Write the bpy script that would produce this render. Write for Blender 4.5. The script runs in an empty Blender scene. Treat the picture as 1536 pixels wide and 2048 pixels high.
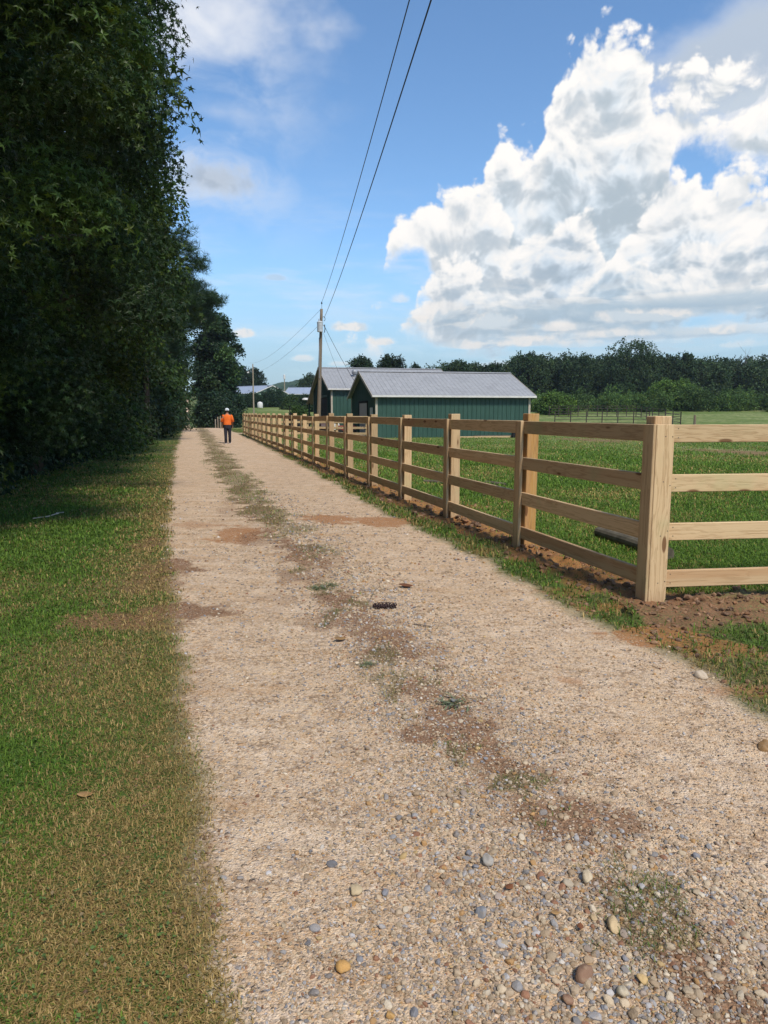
import bpy, bmesh, math, random
import numpy as np
from mathutils import Vector, Matrix, Euler

R = math.radians
rng = np.random.default_rng(11)
random.seed(11)
S = bpy.context.scene
COL = S.collection

# ------------------------------------------------------------------ camera
F = 1420.0                 # focal length in photo pixels (1536 x 2048)
PITCH = R(7.94)
CAMH = 1.6
cam_d = bpy.data.cameras.new('camera')
cam = bpy.data.objects.new('camera', cam_d)
COL.objects.link(cam)
cam.location = (0, 0, CAMH)
cam.rotation_euler = (R(90) - PITCH, 0, 0)
cam_d.sensor_fit = 'VERTICAL'
cam_d.sensor_height = 36.0
cam_d.lens = 36.0 * F / 2048.0
cam_d.clip_start = 0.05
cam_d.clip_end = 6000
S.camera = cam

SUN_EL, SUN_AZ = R(52), R(153)     # azimuth from +Y towards +X: behind the camera, along the road
SUN_STRENGTH, SUN_ANGLE = 2.9, R(9.0)
SKY_STRENGTH = 0.118
EXPOSURE = 0.42
S.view_settings.view_transform = 'Standard'
S.view_settings.look = 'None'
S.view_settings.exposure = EXPOSURE
S.view_settings.gamma = 1.0
S.view_settings.use_curve_mapping = False


def ray(px, py):
    cx, cy = (px - 768.0) / F, (1024.0 - py) / F
    return np.array([cx, math.cos(PITCH) + cy * math.sin(PITCH), -math.sin(PITCH) + cy * math.cos(PITCH)])


def at(px, py, D):          # world point on that line of sight at distance y = D
    d = ray(px, py)
    return np.array([0, 0, CAMH]) + d * (D / d[1])


def G(px, py):              # point where that line of sight meets flat ground
    d = ray(px, py)
    return (np.array([0, 0, CAMH]) + d * (CAMH / -d[2]))


# ------------------------------------------------------------------ node helpers
class NT:
    def __init__(s, tree):
        s.t = tree
        s.dim = '3D'
        tree.nodes.clear()

    def n(s, kind, ins=None, **kw):
        nd = s.t.nodes.new('ShaderNode' + kind)
        for k, v in kw.items():
            setattr(nd, k, v)
        for k, v in (ins or {}).items():
            s.put(nd.inputs[k], v)
        return nd

    def put(s, sock, v):
        if isinstance(v, bpy.types.NodeSocket):
            s.t.links.new(v, sock)
        elif v is not None:
            if hasattr(sock.default_value, '__len__') and not hasattr(v, '__len__'):
                v = (v,) * len(sock.default_value)
            if hasattr(sock.default_value, '__len__') and len(sock.default_value) == 4 and len(v) == 3:
                v = tuple(v) + (1.0,)
            sock.default_value = v

    def m(s, op, a, b=None, c=None, clamp=False):
        nd = s.t.nodes.new('ShaderNodeMath')
        nd.operation = op
        nd.use_clamp = clamp
        for i, v in enumerate((a, b, c)):
            if v is not None:
                s.put(nd.inputs[i], v)
        return nd.outputs[0]

    def vm(s, op, a, b=None, scale=None):
        nd = s.t.nodes.new('ShaderNodeVectorMath')
        nd.operation = op
        s.put(nd.inputs[0], a)
        if b is not None:
            s.put(nd.inputs[1], b)
        if scale is not None:
            s.put(nd.inputs['Scale'], scale)
        return nd.outputs[0]

    def mix(s, f, a, b, blend='MIX'):
        nd = s.t.nodes.new('ShaderNodeMix')
        nd.data_type = 'RGBA'
        nd.blend_type = blend
        s.put(nd.inputs[0], f)
        s.put(nd.inputs[6], a)
        s.put(nd.inputs[7], b)
        return nd.outputs[2]

    def sm(s, v, a, b, o0=0.0, o1=1.0, kind='SMOOTHSTEP'):
        nd = s.t.nodes.new('ShaderNodeMapRange')
        nd.interpolation_type = kind
        nd.clamp = True
        for i, x in enumerate((v, a, b, o0, o1)):
            s.put(nd.inputs[i], x)
        return nd.outputs[0]

    def ramp(s, v, pts, interp='LINEAR'):
        nd = s.t.nodes.new('ShaderNodeValToRGB')
        cr = nd.color_ramp
        cr.interpolation = interp
        while len(cr.elements) < len(pts):
            cr.elements.new(0.5)
        for e, (p, c) in zip(cr.elements, pts):
            e.position = p
            e.color = tuple(c) + (1,) if len(c) == 3 else c
        s.put(nd.inputs[0], v)
        return nd.outputs[0]

    def noise(s, vec, scale, detail=4, rough=0.55, dist=0.0, out='Fac'):
        nd = s.n('TexNoise', noise_dimensions=s.dim, ins={'Vector': vec, 'Scale': scale, 'Detail': detail, 'Roughness': rough, 'Distortion': dist})
        return nd.outputs[out]

    def vor(s, vec, scale, feature='F1', out='Distance', detail=0.0, rough=0.5, lac=2.0, smooth=None, rand=1.0):
        nd = s.n('TexVoronoi', feature=feature, voronoi_dimensions=s.dim)
        s.put(nd.inputs['Vector'], vec)
        s.put(nd.inputs['Scale'], scale)
        if 'Detail' in nd.inputs:
            s.put(nd.inputs['Detail'], detail)
            s.put(nd.inputs['Roughness'], rough)
            s.put(nd.inputs['Lacunarity'], lac)
        if smooth is not None and 'Smoothness' in nd.inputs:
            s.put(nd.inputs['Smoothness'], smooth)
        s.put(nd.inputs['Randomness'], rand)
        return nd.outputs[out]


def new_mat(name):
    m = bpy.data.materials.new(name)
    m.use_nodes = True
    return m, NT(m.node_tree)


def finish(nt, color, rough=0.8, normal=None, spec=0.3, metal=0.0, transl=None):
    p = nt.n('BsdfPrincipled', {'Base Color': color, 'Roughness': rough, 'Metallic': metal, 'Specular IOR Level': spec})
    if normal is not None:
        nt.put(p.inputs['Normal'], normal)
    sh = p.outputs[0]
    if transl:
        tr = nt.n('BsdfTranslucent', {'Color': color})
        mx = nt.n('MixShader', {0: transl, 1: sh, 2: tr.outputs[0]})
        sh = mx.outputs[0]
    o = nt.n('OutputMaterial', {'Surface': sh})
    return p


def bump(nt, h, strength=0.5, dist=0.01, normal=None):
    b = nt.n('Bump', {'Strength': strength, 'Distance': dist, 'Height': h})
    if normal is not None:
        nt.put(b.inputs['Normal'], normal)
    return b.outputs[0]


# ------------------------------------------------------------------ sky and clouds (world, by direction)
def make_world():
    w = bpy.data.worlds.new('World')
    S.world = w
    w.use_nodes = True
    w.cycles.sampling_method = 'MANUAL'
    w.cycles.sample_map_resolution = 256
    nt = NT(w.node_tree)
    nt.dim = '2D'
    sky = nt.n('TexSky', sky_type='NISHITA', sun_disc=False, sun_elevation=SUN_EL, sun_rotation=SUN_AZ,
               altitude=100, air_density=1.0, dust_density=0.4, ozone_density=2.2)
    d = nt.n('TexCoord').outputs['Generated']
    xyz = nt.n('SeparateXYZ', {0: d})
    az = nt.m('ARCTAN2', xyz.outputs[0], xyz.outputs[1])
    el = nt.m('ARCSINE', xyz.outputs[2])
    P = nt.n('CombineXYZ', {0: az, 1: el, 2: 0.0}).outputs[0]
    wob = nt.noise(P, 9.0, 2, 0.5, out='Color')
    PW = nt.vm('ADD', P, nt.vm('SCALE', nt.vm('SUBTRACT', wob, (0.5, 0.5, 0.5)), scale=0.05))
    PW = nt.vm('MULTIPLY', PW, (1.0, 1.15, 1.0))

    def puffs(vec):
        return nt.vor(vec, 15.0, 'F1', detail=3.0, rough=0.5, lac=2.15)
    puff = puffs(PW)
    puff2 = puffs(nt.vm('ADD', PW, (0.004, 0.016, 0.0)))
    relief = nt.m('SUBTRACT', puff2, puff)                     # >0 where a billow faces the light
    nb = nt.m('SUBTRACT', nt.noise(P, 8.0, 9, 0.6), 0.5)
    nf = nt.m('SUBTRACT', nt.noise(P, 34.0, 8, 0.68), 0.5)
    edge = nt.m('ADD', nt.m('MULTIPLY', nb, 0.10), nt.m('MULTIPLY', nf, 0.030))
    edge = nt.m('ADD', edge, nt.m('MULTIPLY', nt.m('SUBTRACT', 0.76, puff), 0.065))
    eb = nt.m('ADD', nt.m('MULTIPLY', nb, 1.6), nt.m('MULTIPLY', nf, 1.3))
    AZ0, AZ1, EM = -0.55, 0.75, 0.62
    u = nt.sm(az, AZ0, AZ1, kind='LINEAR')

    def curve(pts):
        q = []
        for px, py in pts:
            r = ray(px, py)
            r = r / np.linalg.norm(r)
            a, e = math.atan2(r[0], r[1]), math.asin(r[2])
            q.append(((a - AZ0) / (AZ1 - AZ0), min(1, max(0, (e + 0.1) / (EM + 0.1)))))
        nd = nt.t.nodes.new('ShaderNodeFloatCurve')
        c = nd.mapping.curves[0]
        while len(c.points) < len(q):
            c.points.new(0.5, 0.5)
        for p, (a, b) in zip(c.points, q):
            p.location = (a, b)
            p.handle_type = 'AUTO_CLAMPED'
        nd.mapping.update()
        nt.put(nd.inputs['Value'], u)
        return nt.m('SUBTRACT', nt.m('MULTIPLY', nd.outputs[0], EM + 0.1), 0.1)

    sunw, mid, low = (1.02, 0.985, 0.945), (0.65, 0.715, 0.775), (0.42, 0.52, 0.62)
    col, alpha = None, None

    def over(c, a):
        nonlocal col, alpha
        if col is None:
            col, alpha = c, a
        else:
            col = nt.mix(a, col, c)
            alpha = nt.m('SUBTRACT', 1.0, nt.m('MULTIPLY', nt.m('SUBTRACT', 1.0, alpha), nt.m('SUBTRACT', 1.0, a)))

    def layer(tops, depth, bottom=None, fade=0.02, soft=0.021, dens=1.0, white=sunw, shade=mid, deep=low, ek=1.0, rel=1.0):
        s = nt.m('ADD', nt.m('SUBTRACT', curve(tops), el), nt.m('MULTIPLY', edge, ek))
        a = nt.sm(s, 0.0, soft)
        if bottom is not None:
            b = nt.m('ADD', nt.m('SUBTRACT', el, curve(bottom)), nt.m('MULTIPLY', nb, 0.12))
            a = nt.m('MULTIPLY', a, nt.sm(b, 0.0, fade))
        a = nt.m('MULTIPLY', a, dens)
        s2 = nt.m('SUBTRACT', s, nt.m('MULTIPLY', relief, 0.15 * rel))
        s2 = nt.m('ADD', s2, nt.m('MULTIPLY', nb, 0.05))
        t = nt.sm(s2, -0.010, depth * 1.9)
        c = nt.mix(t, white, shade)
        t2 = nt.sm(s2, depth * 1.1, depth * 3.2)
        c = nt.mix(t2, c, deep)
        lum = nt.m('ADD', 1.0, nt.m('ADD', nt.m('MULTIPLY', relief, 0.6), nt.m('MULTIPLY', nb, 0.6)))
        lum = nt.m('MINIMUM', nt.m('MAXIMUM', lum, 0.90), 1.14)
        c = nt.mix(nt.sm(t, 0.15, 0.9), c, nt.vm('SCALE', c, scale=lum))
        over(c, a)

    def blob(px, py, rx, ry, c0, c1, dens, soft=0.6, k=3.0, flat=0.35, e=None):
        r = ray(px, py)
        r = r / np.linalg.norm(r)
        a0, e0 = math.atan2(r[0], r[1]), math.asin(r[2])
        ex = nt.m('DIVIDE', nt.m('SUBTRACT', az, a0), rx / F)
        ey = nt.m('DIVIDE', nt.m('SUBTRACT', el, e0), ry / F)
        ey = nt.m('MULTIPLY', ey, nt.sm(ey, -0.2, 0.2, 1.0 + flat, 1.0))
        rr = nt.m('SQRT', nt.m('ADD', nt.m('MULTIPLY', ex, ex), nt.m('MULTIPLY', ey, ey)))
        s = nt.m('ADD', nt.m('SUBTRACT', 1.0, rr), nt.m('MULTIPLY', e or eb, k * 0.4))
        a = nt.m('MULTIPLY', nt.sm(s, 0.0, soft), dens)
        c = nt.mix(nt.sm(nt.m('ADD', ey, nt.m('MULTIPLY', relief, 0.0 if e else 5.0)), -0.7, 0.6), c1, c0)
        over(c, a)

    es = nt.m('MULTIPLY', nt.m('SUBTRACT', nt.noise(nt.vm('MULTIPLY', P, (1.0, 1.6, 1.0)), 7.0, 5, 0.5), 0.5), 2.6)
    # thin veils, upper left
    sv = nt.vm('MULTIPLY', P, (1.0, 1.9, 1.0))
    veil = nt.noise(nt.vm('ADD', sv, nt.vm('SCALE', wob, scale=0.10)), 6.0, 7, 0.6)
    va = nt.m('MULTIPLY', nt.sm(veil, 0.42, 0.78), nt.sm(az, -0.02, -0.30, 0.0, 1.0))
    va = nt.m('MULTIPLY', va, nt.sm(el, 0.17, 0.30))
    over((0.86, 0.88, 0.92), nt.m('MULTIPLY', va, 0.75))
    st = nt.noise(nt.vm('MULTIPLY', P, (1.0, 6.5, 1.0)), 5.0, 6, 0.6)
    sa = nt.m('MULTIPLY', nt.sm(st, 0.45, 0.8), nt.sm(el, 0.34, 0.10))
    over((0.72, 0.82, 0.90), nt.m('MULTIPLY', sa, 0.55))
    blob(420, 60, 210, 110, (0.93, 0.93, 0.95), (0.86, 0.88, 0.92), 0.85, soft=1.3, k=2.4, e=es)
    blob(440, 222, 200, 46, (0.80, 0.84, 0.91), (0.72, 0.78, 0.87), 0.5, soft=1.3, k=2.4, e=es)
    blob(425, 356, 120, 46, (0.46, 0.52, 0.60), (0.36, 0.42, 0.50), 0.80, soft=0.75, k=1.5, flat=0.0)
    blob(553, 556, 26, 9, (0.36, 0.50, 0.62), (0.34, 0.48, 0.60), 0.55, k=2.0)
    # grey veil top right
    blob(1520, 125, 200, 130, (0.50, 0.57, 0.65), (0.44, 0.51, 0.60), 0.85, soft=0.7, k=1.5, e=es)
    blob(1470, 235, 200, 80, (0.80, 0.82, 0.85), (0.58, 0.65, 0.72), 0.85, soft=0.7, k=2.0)
    # the big cumulus, back to front
    layer([(300, 2000), (930, 480), (965, 330), (985, 262), (1004, 215), (1030, 250), (1062, 272), (1095, 195), (1115, 125),
           (1165, 98), (1255, 68), (1300, 96), (1335, 135), (1400, 120), (1480, 150), (1540, 175), (1700, 230), (1900, 700)],
          0.072, bottom=[(300, 700), (1290, 700), (1330, 430), (1372, 340), (1440, 345), (1540, 345), (1900, 345)], fade=0.03, deep=(0.50, 0.59, 0.665), rel=1.2)
    layer([(300, 2000), (1190, 640), (1235, 470), (1265, 405), (1310, 362), (1365, 318), (1440, 318), (1500, 345), (1540, 372), (1700, 400), (1900, 420)],
          0.075, bottom=[(300, 640), (1900, 640)], fade=0.03, deep=(0.47, 0.565, 0.65))
    layer([(300, 2000), (758, 620), (772, 462), (805, 412), (835, 382), (885, 345), (945, 322), (968, 345), (1005, 420), (1050, 520), (1100, 640), (1200, 760), (1900, 2000)],
          0.07, bottom=[(300, 640), (830, 560), (900, 640), (1900, 640)], fade=0.03, deep=(0.49, 0.58, 0.665))
    layer([(300, 2000), (822, 640), (846, 500), (900, 474), (955, 494), (985, 560), (1035, 470), (1090, 442), (1150, 430), (1195, 450),
           (1225, 520), (1280, 560), (1390, 500), (1440, 482), (1490, 470), (1540, 440), (1900, 430)],
          0.055, bottom=[(300, 630), (1900, 630)], fade=0.025, shade=(0.56, 0.64, 0.72))
    layer([(300, 2000), (1120, 640), (1160, 560), (1215, 532), (1260, 545), (1300, 522), (1350, 524), (1385, 560), (1440, 545), (1500, 520), (1560, 510), (1900, 500)],
          0.04, bottom=[(300, 640), (1900, 640)], fade=0.02, shade=(0.52, 0.61, 0.69))
    # layered bases towards the horizon, flattened by distance
    fl = nt.noise(nt.vm('MULTIPLY', nt.vm('ADD', P, nt.vm('SCALE', wob, scale=0.02)), (1.0, 4.2, 1.0)), 7.0, 8, 0.6)
    fa = nt.m('MULTIPLY', nt.sm(fl, 0.40, 0.56), nt.m('MULTIPLY', nt.sm(az, -0.06, 0.16), nt.sm(el, 0.185, 0.13)))
    fl2 = nt.noise(nt.vm('MULTIPLY', nt.vm('ADD', nt.vm('ADD', P, (0, 0.012, 0)), nt.vm('SCALE', wob, scale=0.02)), (1.0, 4.2, 1.0)), 7.0, 8, 0.6)
    fc = nt.mix(nt.sm(nt.m('SUBTRACT', fl, fl2), -0.03, 0.09), (0.44, 0.57, 0.68), (0.92, 0.89, 0.85))
    over(fc, nt.m('MULTIPLY', fa, 0.62))
    bl, bl2 = (0.47, 0.58, 0.67), (0.37, 0.49, 0.60)
    for (px, py, rx, ry, dn) in ((1210, 628, 330, 26, .75), (1480, 600, 190, 18, .6), (1060, 662, 260, 12, .55), (1390, 668, 260, 13, .65), (880, 640, 150, 12, .5), (1180, 706, 420, 12, .45)):
        blob(px, py, rx, ry, bl, bl2, dn, soft=0.8, k=1.6, flat=0.4, e=es)
    warm, warm2 = (0.98, 0.91, 0.84), (0.70, 0.76, 0.80)
    for (px, py, rx, ry, dn) in ((490, 669, 27, 13, .9), (700, 655, 42, 16, .95), (772, 684, 36, 14, .9), (605, 718, 26, 10, .8),
                                 (680, 728, 26, 8, .7), (985, 646, 62, 28, .95), (1062, 686, 70, 16, .9), (925, 692, 44, 13, .8), (840, 640, 40, 16, .7), (1130, 655, 60, 14, .7), (1240, 668, 80, 14, .7),
                                 (1310, 634, 120, 17, .8), (1420, 662, 90, 17, .8), (1160, 690, 80, 12, .6), (1480, 690, 70, 14, .6), (880, 620, 60, 30, .55), (800, 600, 30, 18, .6)):
        blob(px, py, rx, ry, warm, warm2, dn, soft=0.55, k=2.2, flat=0.8)
    # haze band at the horizon
    hz = nt.sm(el, 0.24, 0.0)
    b1 = nt.n('Background', {'Color': nt.mix(1.0, sky.outputs[0], (0.86, 1.06, 1.18), 'MULTIPLY'), 'Strength': SKY_STRENGTH})
    b2 = nt.n('Background', {'Color': col, 'Strength': 0.78})
    mx = nt.n('MixShader', {0: alpha, 1: b1.outputs[0], 2: b2.outputs[0]})
    b3 = nt.n('Background', {'Color': (0.42, 0.58, 0.71), 'Strength': 0.68})
    mx2 = nt.n('MixShader', {0: nt.m('MULTIPLY', nt.m('MULTIPLY', hz, nt.m('SUBTRACT', 1.0, nt.m('MULTIPLY', alpha, 0.7))), 0.88), 1: mx.outputs[0], 2: b3.outputs[0]})
    nt.n('OutputWorld', {'Surface': mx2.outputs[0]})


make_world()
sun_d = bpy.data.lights.new('sun', 'SUN')
sun_d.energy = SUN_STRENGTH
sun_d.angle = SUN_ANGLE
sun_d.color = (1.0, 0.925, 0.81)
sun = bpy.data.objects.new('sun', sun_d)
COL.objects.link(sun)
sdir = Vector((math.sin(SUN_AZ) * math.cos(SUN_EL), math.cos(SUN_AZ) * math.cos(SUN_EL), math.sin(SUN_EL)))
sun.rotation_euler = (-sdir).to_track_quat('-Z', 'Y').to_euler()
sun.location = (20, -40, 60)

# ------------------------------------------------------------------ mesh helpers
def np_mesh(name, verts, faces, cols=None, smooth=False, attrs=None):
    """verts (N,3); faces: list of int arrays (M,k)"""
    me = bpy.data.meshes.new(name)
    verts = np.ascontiguousarray(verts, dtype=np.float32)
    faces = [np.ascontiguousarray(f, dtype=np.int32) for f in faces if len(f)]
    nl = sum(f.size for f in faces)
    npoly = sum(len(f) for f in faces)
    me.vertices.add(len(verts))
    me.vertices.foreach_set('co', verts.ravel())
    me.loops.add(nl)
    me.loops.foreach_set('vertex_index', np.concatenate([f.ravel() for f in faces]))
    me.polygons.add(npoly)
    st, off = [], 0
    for f in faces:
        st.append(off + np.arange(len(f), dtype=np.int32) * f.shape[1])
        off += f.size
    me.polygons.foreach_set('loop_start', np.concatenate(st).astype(np.int32))
    me.polygons.foreach_set('use_smooth', np.full(npoly, smooth, dtype=bool))
    if cols is not None:
        a = me.attributes.new('Col', 'FLOAT_COLOR', 'POINT')
        c = np.ones((len(verts), 4), dtype=np.float32)
        c[:, :3] = cols
        a.data.foreach_set('color', c.ravel())
    for k, v in (attrs or {}).items():
        a = me.attributes.new(k, 'FLOAT', 'POINT')
        a.data.foreach_set('value', np.ascontiguousarray(v, dtype=np.float32))
    me.update(calc_edges=True)
    return me


def link(name, me, mat=None, parent=None, loc=None, rot=None):
    o = bpy.data.objects.new(name, me)
    COL.objects.link(o)
    if mat is not None and me is not None and len(me.materials) == 0:
        me.materials.append(mat)
    if parent is not None:
        o.parent = parent
    if loc is not None:
        o.location = loc
    if rot is not None:
        o.rotation_euler = rot
    return o


def tag(o, label=None, cat=None, group=None, kind=None):
    if label:
        o['label'] = label
    if cat:
        o['category'] = cat
    if group:
        o['group'] = group
    if kind:
        o['kind'] = kind
    return o


def thing(name, label, cat, loc=(0, 0, 0), rotz=0.0, group=None):
    o = bpy.data.objects.new(name, None)
    COL.objects.link(o)
    o.location = loc
    o.rotation_euler = (0, 0, rotz)
    o.empty_display_size = 0.2
    return tag(o, label, cat, group)


class MB:
    """collects simple solids and builds them as ONE mesh"""
    def __init__(s):
        s.v, s.f = [], []

    def add(s, vs, fs):
        o = len(s.v)
        s.v += [tuple(v) for v in vs]
        s.f += [tuple(i + o for i in f) for f in fs]
        return s

    def box(s, x0, y0, z0, x1, y1, z1, ch=0.0):
        if ch <= 0:
            vs = [(x0, y0, z0), (x1, y0, z0), (x1, y1, z0), (x0, y1, z0), (x0, y0, z1), (x1, y0, z1), (x1, y1, z1), (x0, y1, z1)]
            return s.add(vs, [(0, 3, 2, 1), (4, 5, 6, 7), (0, 1, 5, 4), (1, 2, 6, 5), (2, 3, 7, 6), (3, 0, 4, 7)])
        bm = bmesh.new()
        bmesh.ops.create_cube(bm, size=1)
        for v in bm.verts:
            v.co = ((x0 + x1) / 2 + v.co.x * (x1 - x0), (y0 + y1) / 2 + v.co.y * (y1 - y0), (z0 + z1) / 2 + v.co.z * (z1 - z0))
        bmesh.ops.bevel(bm, geom=bm.edges[:], offset=ch, segments=1, affect='EDGES')
        bm.verts.index_update()
        s.add([v.co[:] for v in bm.verts], [[v.index for v in f.verts] for f in bm.faces])
        bm.free()
        return s

    def tube(s, pts, rads, n=8, cap=True):
        pts = [Vector(p) for p in pts]
        if not hasattr(rads, '__len__'):
            rads = [rads] * len(pts)
        rings = []
        up = Vector((0.13, 0.31, 0.94)).normalized()
        for i, p in enumerate(pts):
            t = (pts[min(i + 1, len(pts) - 1)] - pts[max(i - 1, 0)]).normalized()
            if abs(t.dot(up)) > 0.95:
                a = t.cross(Vector((1, 0.02, 0))).normalized()
            else:
                a = t.cross(up).normalized()
            b = t.cross(a).normalized()
            rings.append([p + (a * math.cos(2 * math.pi * k / n) + b * math.sin(2 * math.pi * k / n)) * rads[i] for k in range(n)])
        vs = [v for r in rings for v in r]
        fs = []
        for i in range(len(pts) - 1):
            for k in range(n):
                fs.append((i * n + k, i * n + (k + 1) % n, (i + 1) * n + (k + 1) % n, (i + 1) * n + k))
        if cap:
            fs.append(tuple(range(n - 1, -1, -1)))
            fs.append(tuple((len(pts) - 1) * n + k for k in range(n)))
        return s.add(vs, fs)

    def lathe(s, prof, n=16, c=(0, 0, 0)):
        """prof: (r, z) from bottom to top"""
        vs, fs = [], []
        for r, z in prof:
            for k in range(n):
                vs.append((c[0] + r * math.cos(2 * math.pi * k / n), c[1] + r * math.sin(2 * math.pi * k / n), c[2] + z))
        for i in range(len(prof) - 1):
            for k in range(n):
                fs.append((i * n + k, i * n + (k + 1) % n, (i + 1) * n + (k + 1) % n, (i + 1) * n + k))
        fs.append(tuple(range(n - 1, -1, -1)))
        fs.append(tuple((len(prof) - 1) * n + k for k in range(n)))
        return s.add(vs, fs)

    def mesh(s, name, smooth=False):
        me = bpy.data.meshes.new(name)
        me.from_pydata(s.v, [], s.f)
        if smooth:
            me.polygons.foreach_set('use_smooth', [True] * len(me.polygons))
        me.update()
        return me

    def build(s, name, mat, parent=None, loc=None, rot=None, smooth=False):
        return link(name, s.mesh(name, smooth), mat, parent, loc, rot)


# simple value noise in numpy for terrain and scatter
def vnoise(x, y, seed=0):
    xi, yi = np.floor(x).astype(np.int64), np.floor(y).astype(np.int64)
    xf, yf = x - xi, y - yi
    xf, yf = xf * xf * (3 - 2 * xf), yf * yf * (3 - 2 * yf)

    def h(a, b):
        n = (a * 374761393 + b * 668265263 + seed * 974711) & 0xffffffff
        n = ((n ^ (n >> 13)) * 1274126177) & 0xffffffff
        return ((n ^ (n >> 16)) & 0xffff) / 65535.0
    return (h(xi, yi) * (1 - xf) + h(xi + 1, yi) * xf) * (1 - yf) + (h(xi, yi + 1) * (1 - xf) + h(xi + 1, yi + 1) * xf) * yf


def fbm(x, y, oct=4, seed=0, rough=0.5):
    t, a, n = 0, 1.0, 0
    for i in range(oct):
        t = t + a * vnoise(x * 2 ** i, y * 2 ** i, seed + i * 17)
        n += a
        a *= rough
    return t / n


def sstep(x, a, b):
    t = np.clip((x - a) / (b - a), 0, 1)
    return t * t * (3 - 2 * t)


# ------------------------------------------------------------------ the lie of the land
K = 0.272                              # the road runs towards (-K, 1); v = distance to the right of the camera's line along it


def vof(x, y):
    return x + K * y


L_PX = [(440, 2048), (415, 1900), (392, 1750), (374, 1580), (362, 1420), (352, 1260), (338, 1160), (326, 1070), (340, 970), (350, 905), (361, 872), (366, 856)]
R_PX = [(1536, 1425), (1400, 1335), (1300, 1292), (1200, 1238), (1100, 1190), (1000, 1135), (900, 1085), (800, 1040), (700, 985), (600, 930), (520, 888), (478, 868), (452, 857)]
_L = sorted([(G(*p)[1], vof(*G(*p)[:2])) for p in L_PX])
_R = sorted([(G(*p)[1], vof(*G(*p)[:2])) for p in R_PX])
_M = sorted([(G(a, b)[1], vof(*G(a, b)[:2]), w * G(a, b)[1] / F) for a, b, w in
             [(640, 1150, 50), (600, 1090, 55), (560, 1045, 55), (490, 985, 46), (445, 925, 36), (418, 878, 20), (403, 858, 12)]])


def vL(y):
    return np.interp(y, [p[0] for p in _L], [p[1] for p in _L])


def vR(y):
    return np.interp(y, [p[0] for p in _R], [p[1] for p in _R])


def H0(x, y):
    """broad shape of the land"""
    v = vof(x, y)
    far = sstep(v, 4.5, 12.0)
    road = np.interp(y, [-100, 70, 82, 100, 140, 170, 200, 222, 250, 300, 340, 420, 900],
                     [0, 0, -0.10, -0.9, -3.0, -3.0, -1.9, -0.5, 2.5, 8.2, 9.5, 10, 10])
    field = np.interp(y, [-200, 60, 85, 130, 150, 1200], [0, 0, 0.25, 2.25, 2.8, 14])
    return road * (1 - far) + field * far


FD = np.array([-0.2592, 0.9658])       # road fence direction
FN = np.array([-0.9658, -0.2592])      # its road-facing normal
P0 = np.array([2.25, 5.90])            # corner of the fences


def ell(x, y, px, py, rx, ry):
    """soft ellipse on the ground given by its centre and half sizes as seen in the photo: 1 at centre .. 0 at rim"""
    c = G(px, py)
    rxm = rx * c[1] / F
    rym = max(0.03, (G(px, py - ry)[1] - G(px, py + ry)[1]) / 2)
    return np.clip(1 - np.sqrt(((x - c[0] + K * (y - c[1]) * 0.4) / rxm) ** 2 + ((y - c[1]) / rym) ** 2), -3, 1)


CLAY = [(650, 1037, 75, 12, 1.0), (765, 1042, 70, 12, 1.0), (478, 1066, 70, 24, .85), (400, 1050, 70, 14, .5), (1310, 1268, 170, 30, 1.0), (1230, 1215, 130, 22, .7), (1500, 1385, 120, 30, .6), (1120, 1185, 90, 16, .5), (1180, 1215, 60, 22, .6),
        (1440, 1300, 110, 26, .7), (1140, 1355, 60, 16, .55), (1010, 1335, 40, 12, .4), (945, 1015, 40, 10, .8), (1005, 1000, 50, 12, .8), (690, 1205, 60, 18, .35), (560, 1210, 60, 16, .25)]
BROWN = [(700, 1235, 90, 30, .7), (790, 1300, 90, 34, .7), (860, 1380, 110, 36, .75), (1010, 1540, 130, 44, .6), (1240, 1640, 110, 36, .7), (1420, 1900, 110, 60, .5), (600, 1150, 80, 24, .6), (520, 1075, 60, 24, .55), (470, 1000, 30, 40, .4), (1000, 1420, 90, 26, .5), (560, 1190, 60, 14, .4),
         (290, 1090, 60, 26, .8), (300, 1170, 90, 26, .6), (920, 1455, 150, 42, .9), (1130, 1640, 190, 70, 1.0), (1240, 1700, 90, 40, .6), (330, 1135, 100, 26, .9), (350, 1222, 130, 22, .9), (230, 1240, 160, 22, .9), (300, 1255, 110, 16, .6),
         (720, 1262, 80, 24, .6), (640, 1245, 60, 20, .5), (860, 1300, 70, 26, .5), (335, 1480, 60, 300, .35), (375, 1830, 80, 260, .45), (640, 1120, 80, 22, .5), (830, 1360, 60, 18, .5),
         (1490, 905, 90, 15, 1.0), (1180, 880, 90, 6, .8), (690, 905, 60, 8, .6), (880, 935, 60, 8, .4), (1440, 1215, 130, 42, 1.0), (1340, 1770, 50, 50, .4)]
_C = sorted([(G(a, b)[1], vof(*G(a, b)[:2]), w * G(a, b)[1] / F) for a, b, w in
             [(402, 853, 14), (445, 925, 30), (490, 985, 40), (555, 1060, 55), (620, 1130, 66), (700, 1230, 80), (790, 1320, 90), (880, 1420, 100), (1010, 1550, 115), (1130, 1650, 130), (1260, 1780, 140), (1400, 1930, 150), (1490, 2040, 160)]])
TUFT = [(1285, 1790, 110, 70, 1.0), (1330, 1850, 80, 50, .7), (1035, 1560, 80, 26, .9), (920, 1575, 40, 14, .6), (645, 1175, 44, 14, .9), (736, 1328, 24, 9, .9), (905, 1402, 26, 10, .6), (930, 1490, 60, 14, .45),
        (592, 1058, 46, 14, .9), (640, 1098, 60, 16, .6), (1130, 1620, 60, 20, .3), (1190, 1880, 60, 22, .5), (560, 1050, 40, 12, .6)]


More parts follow.
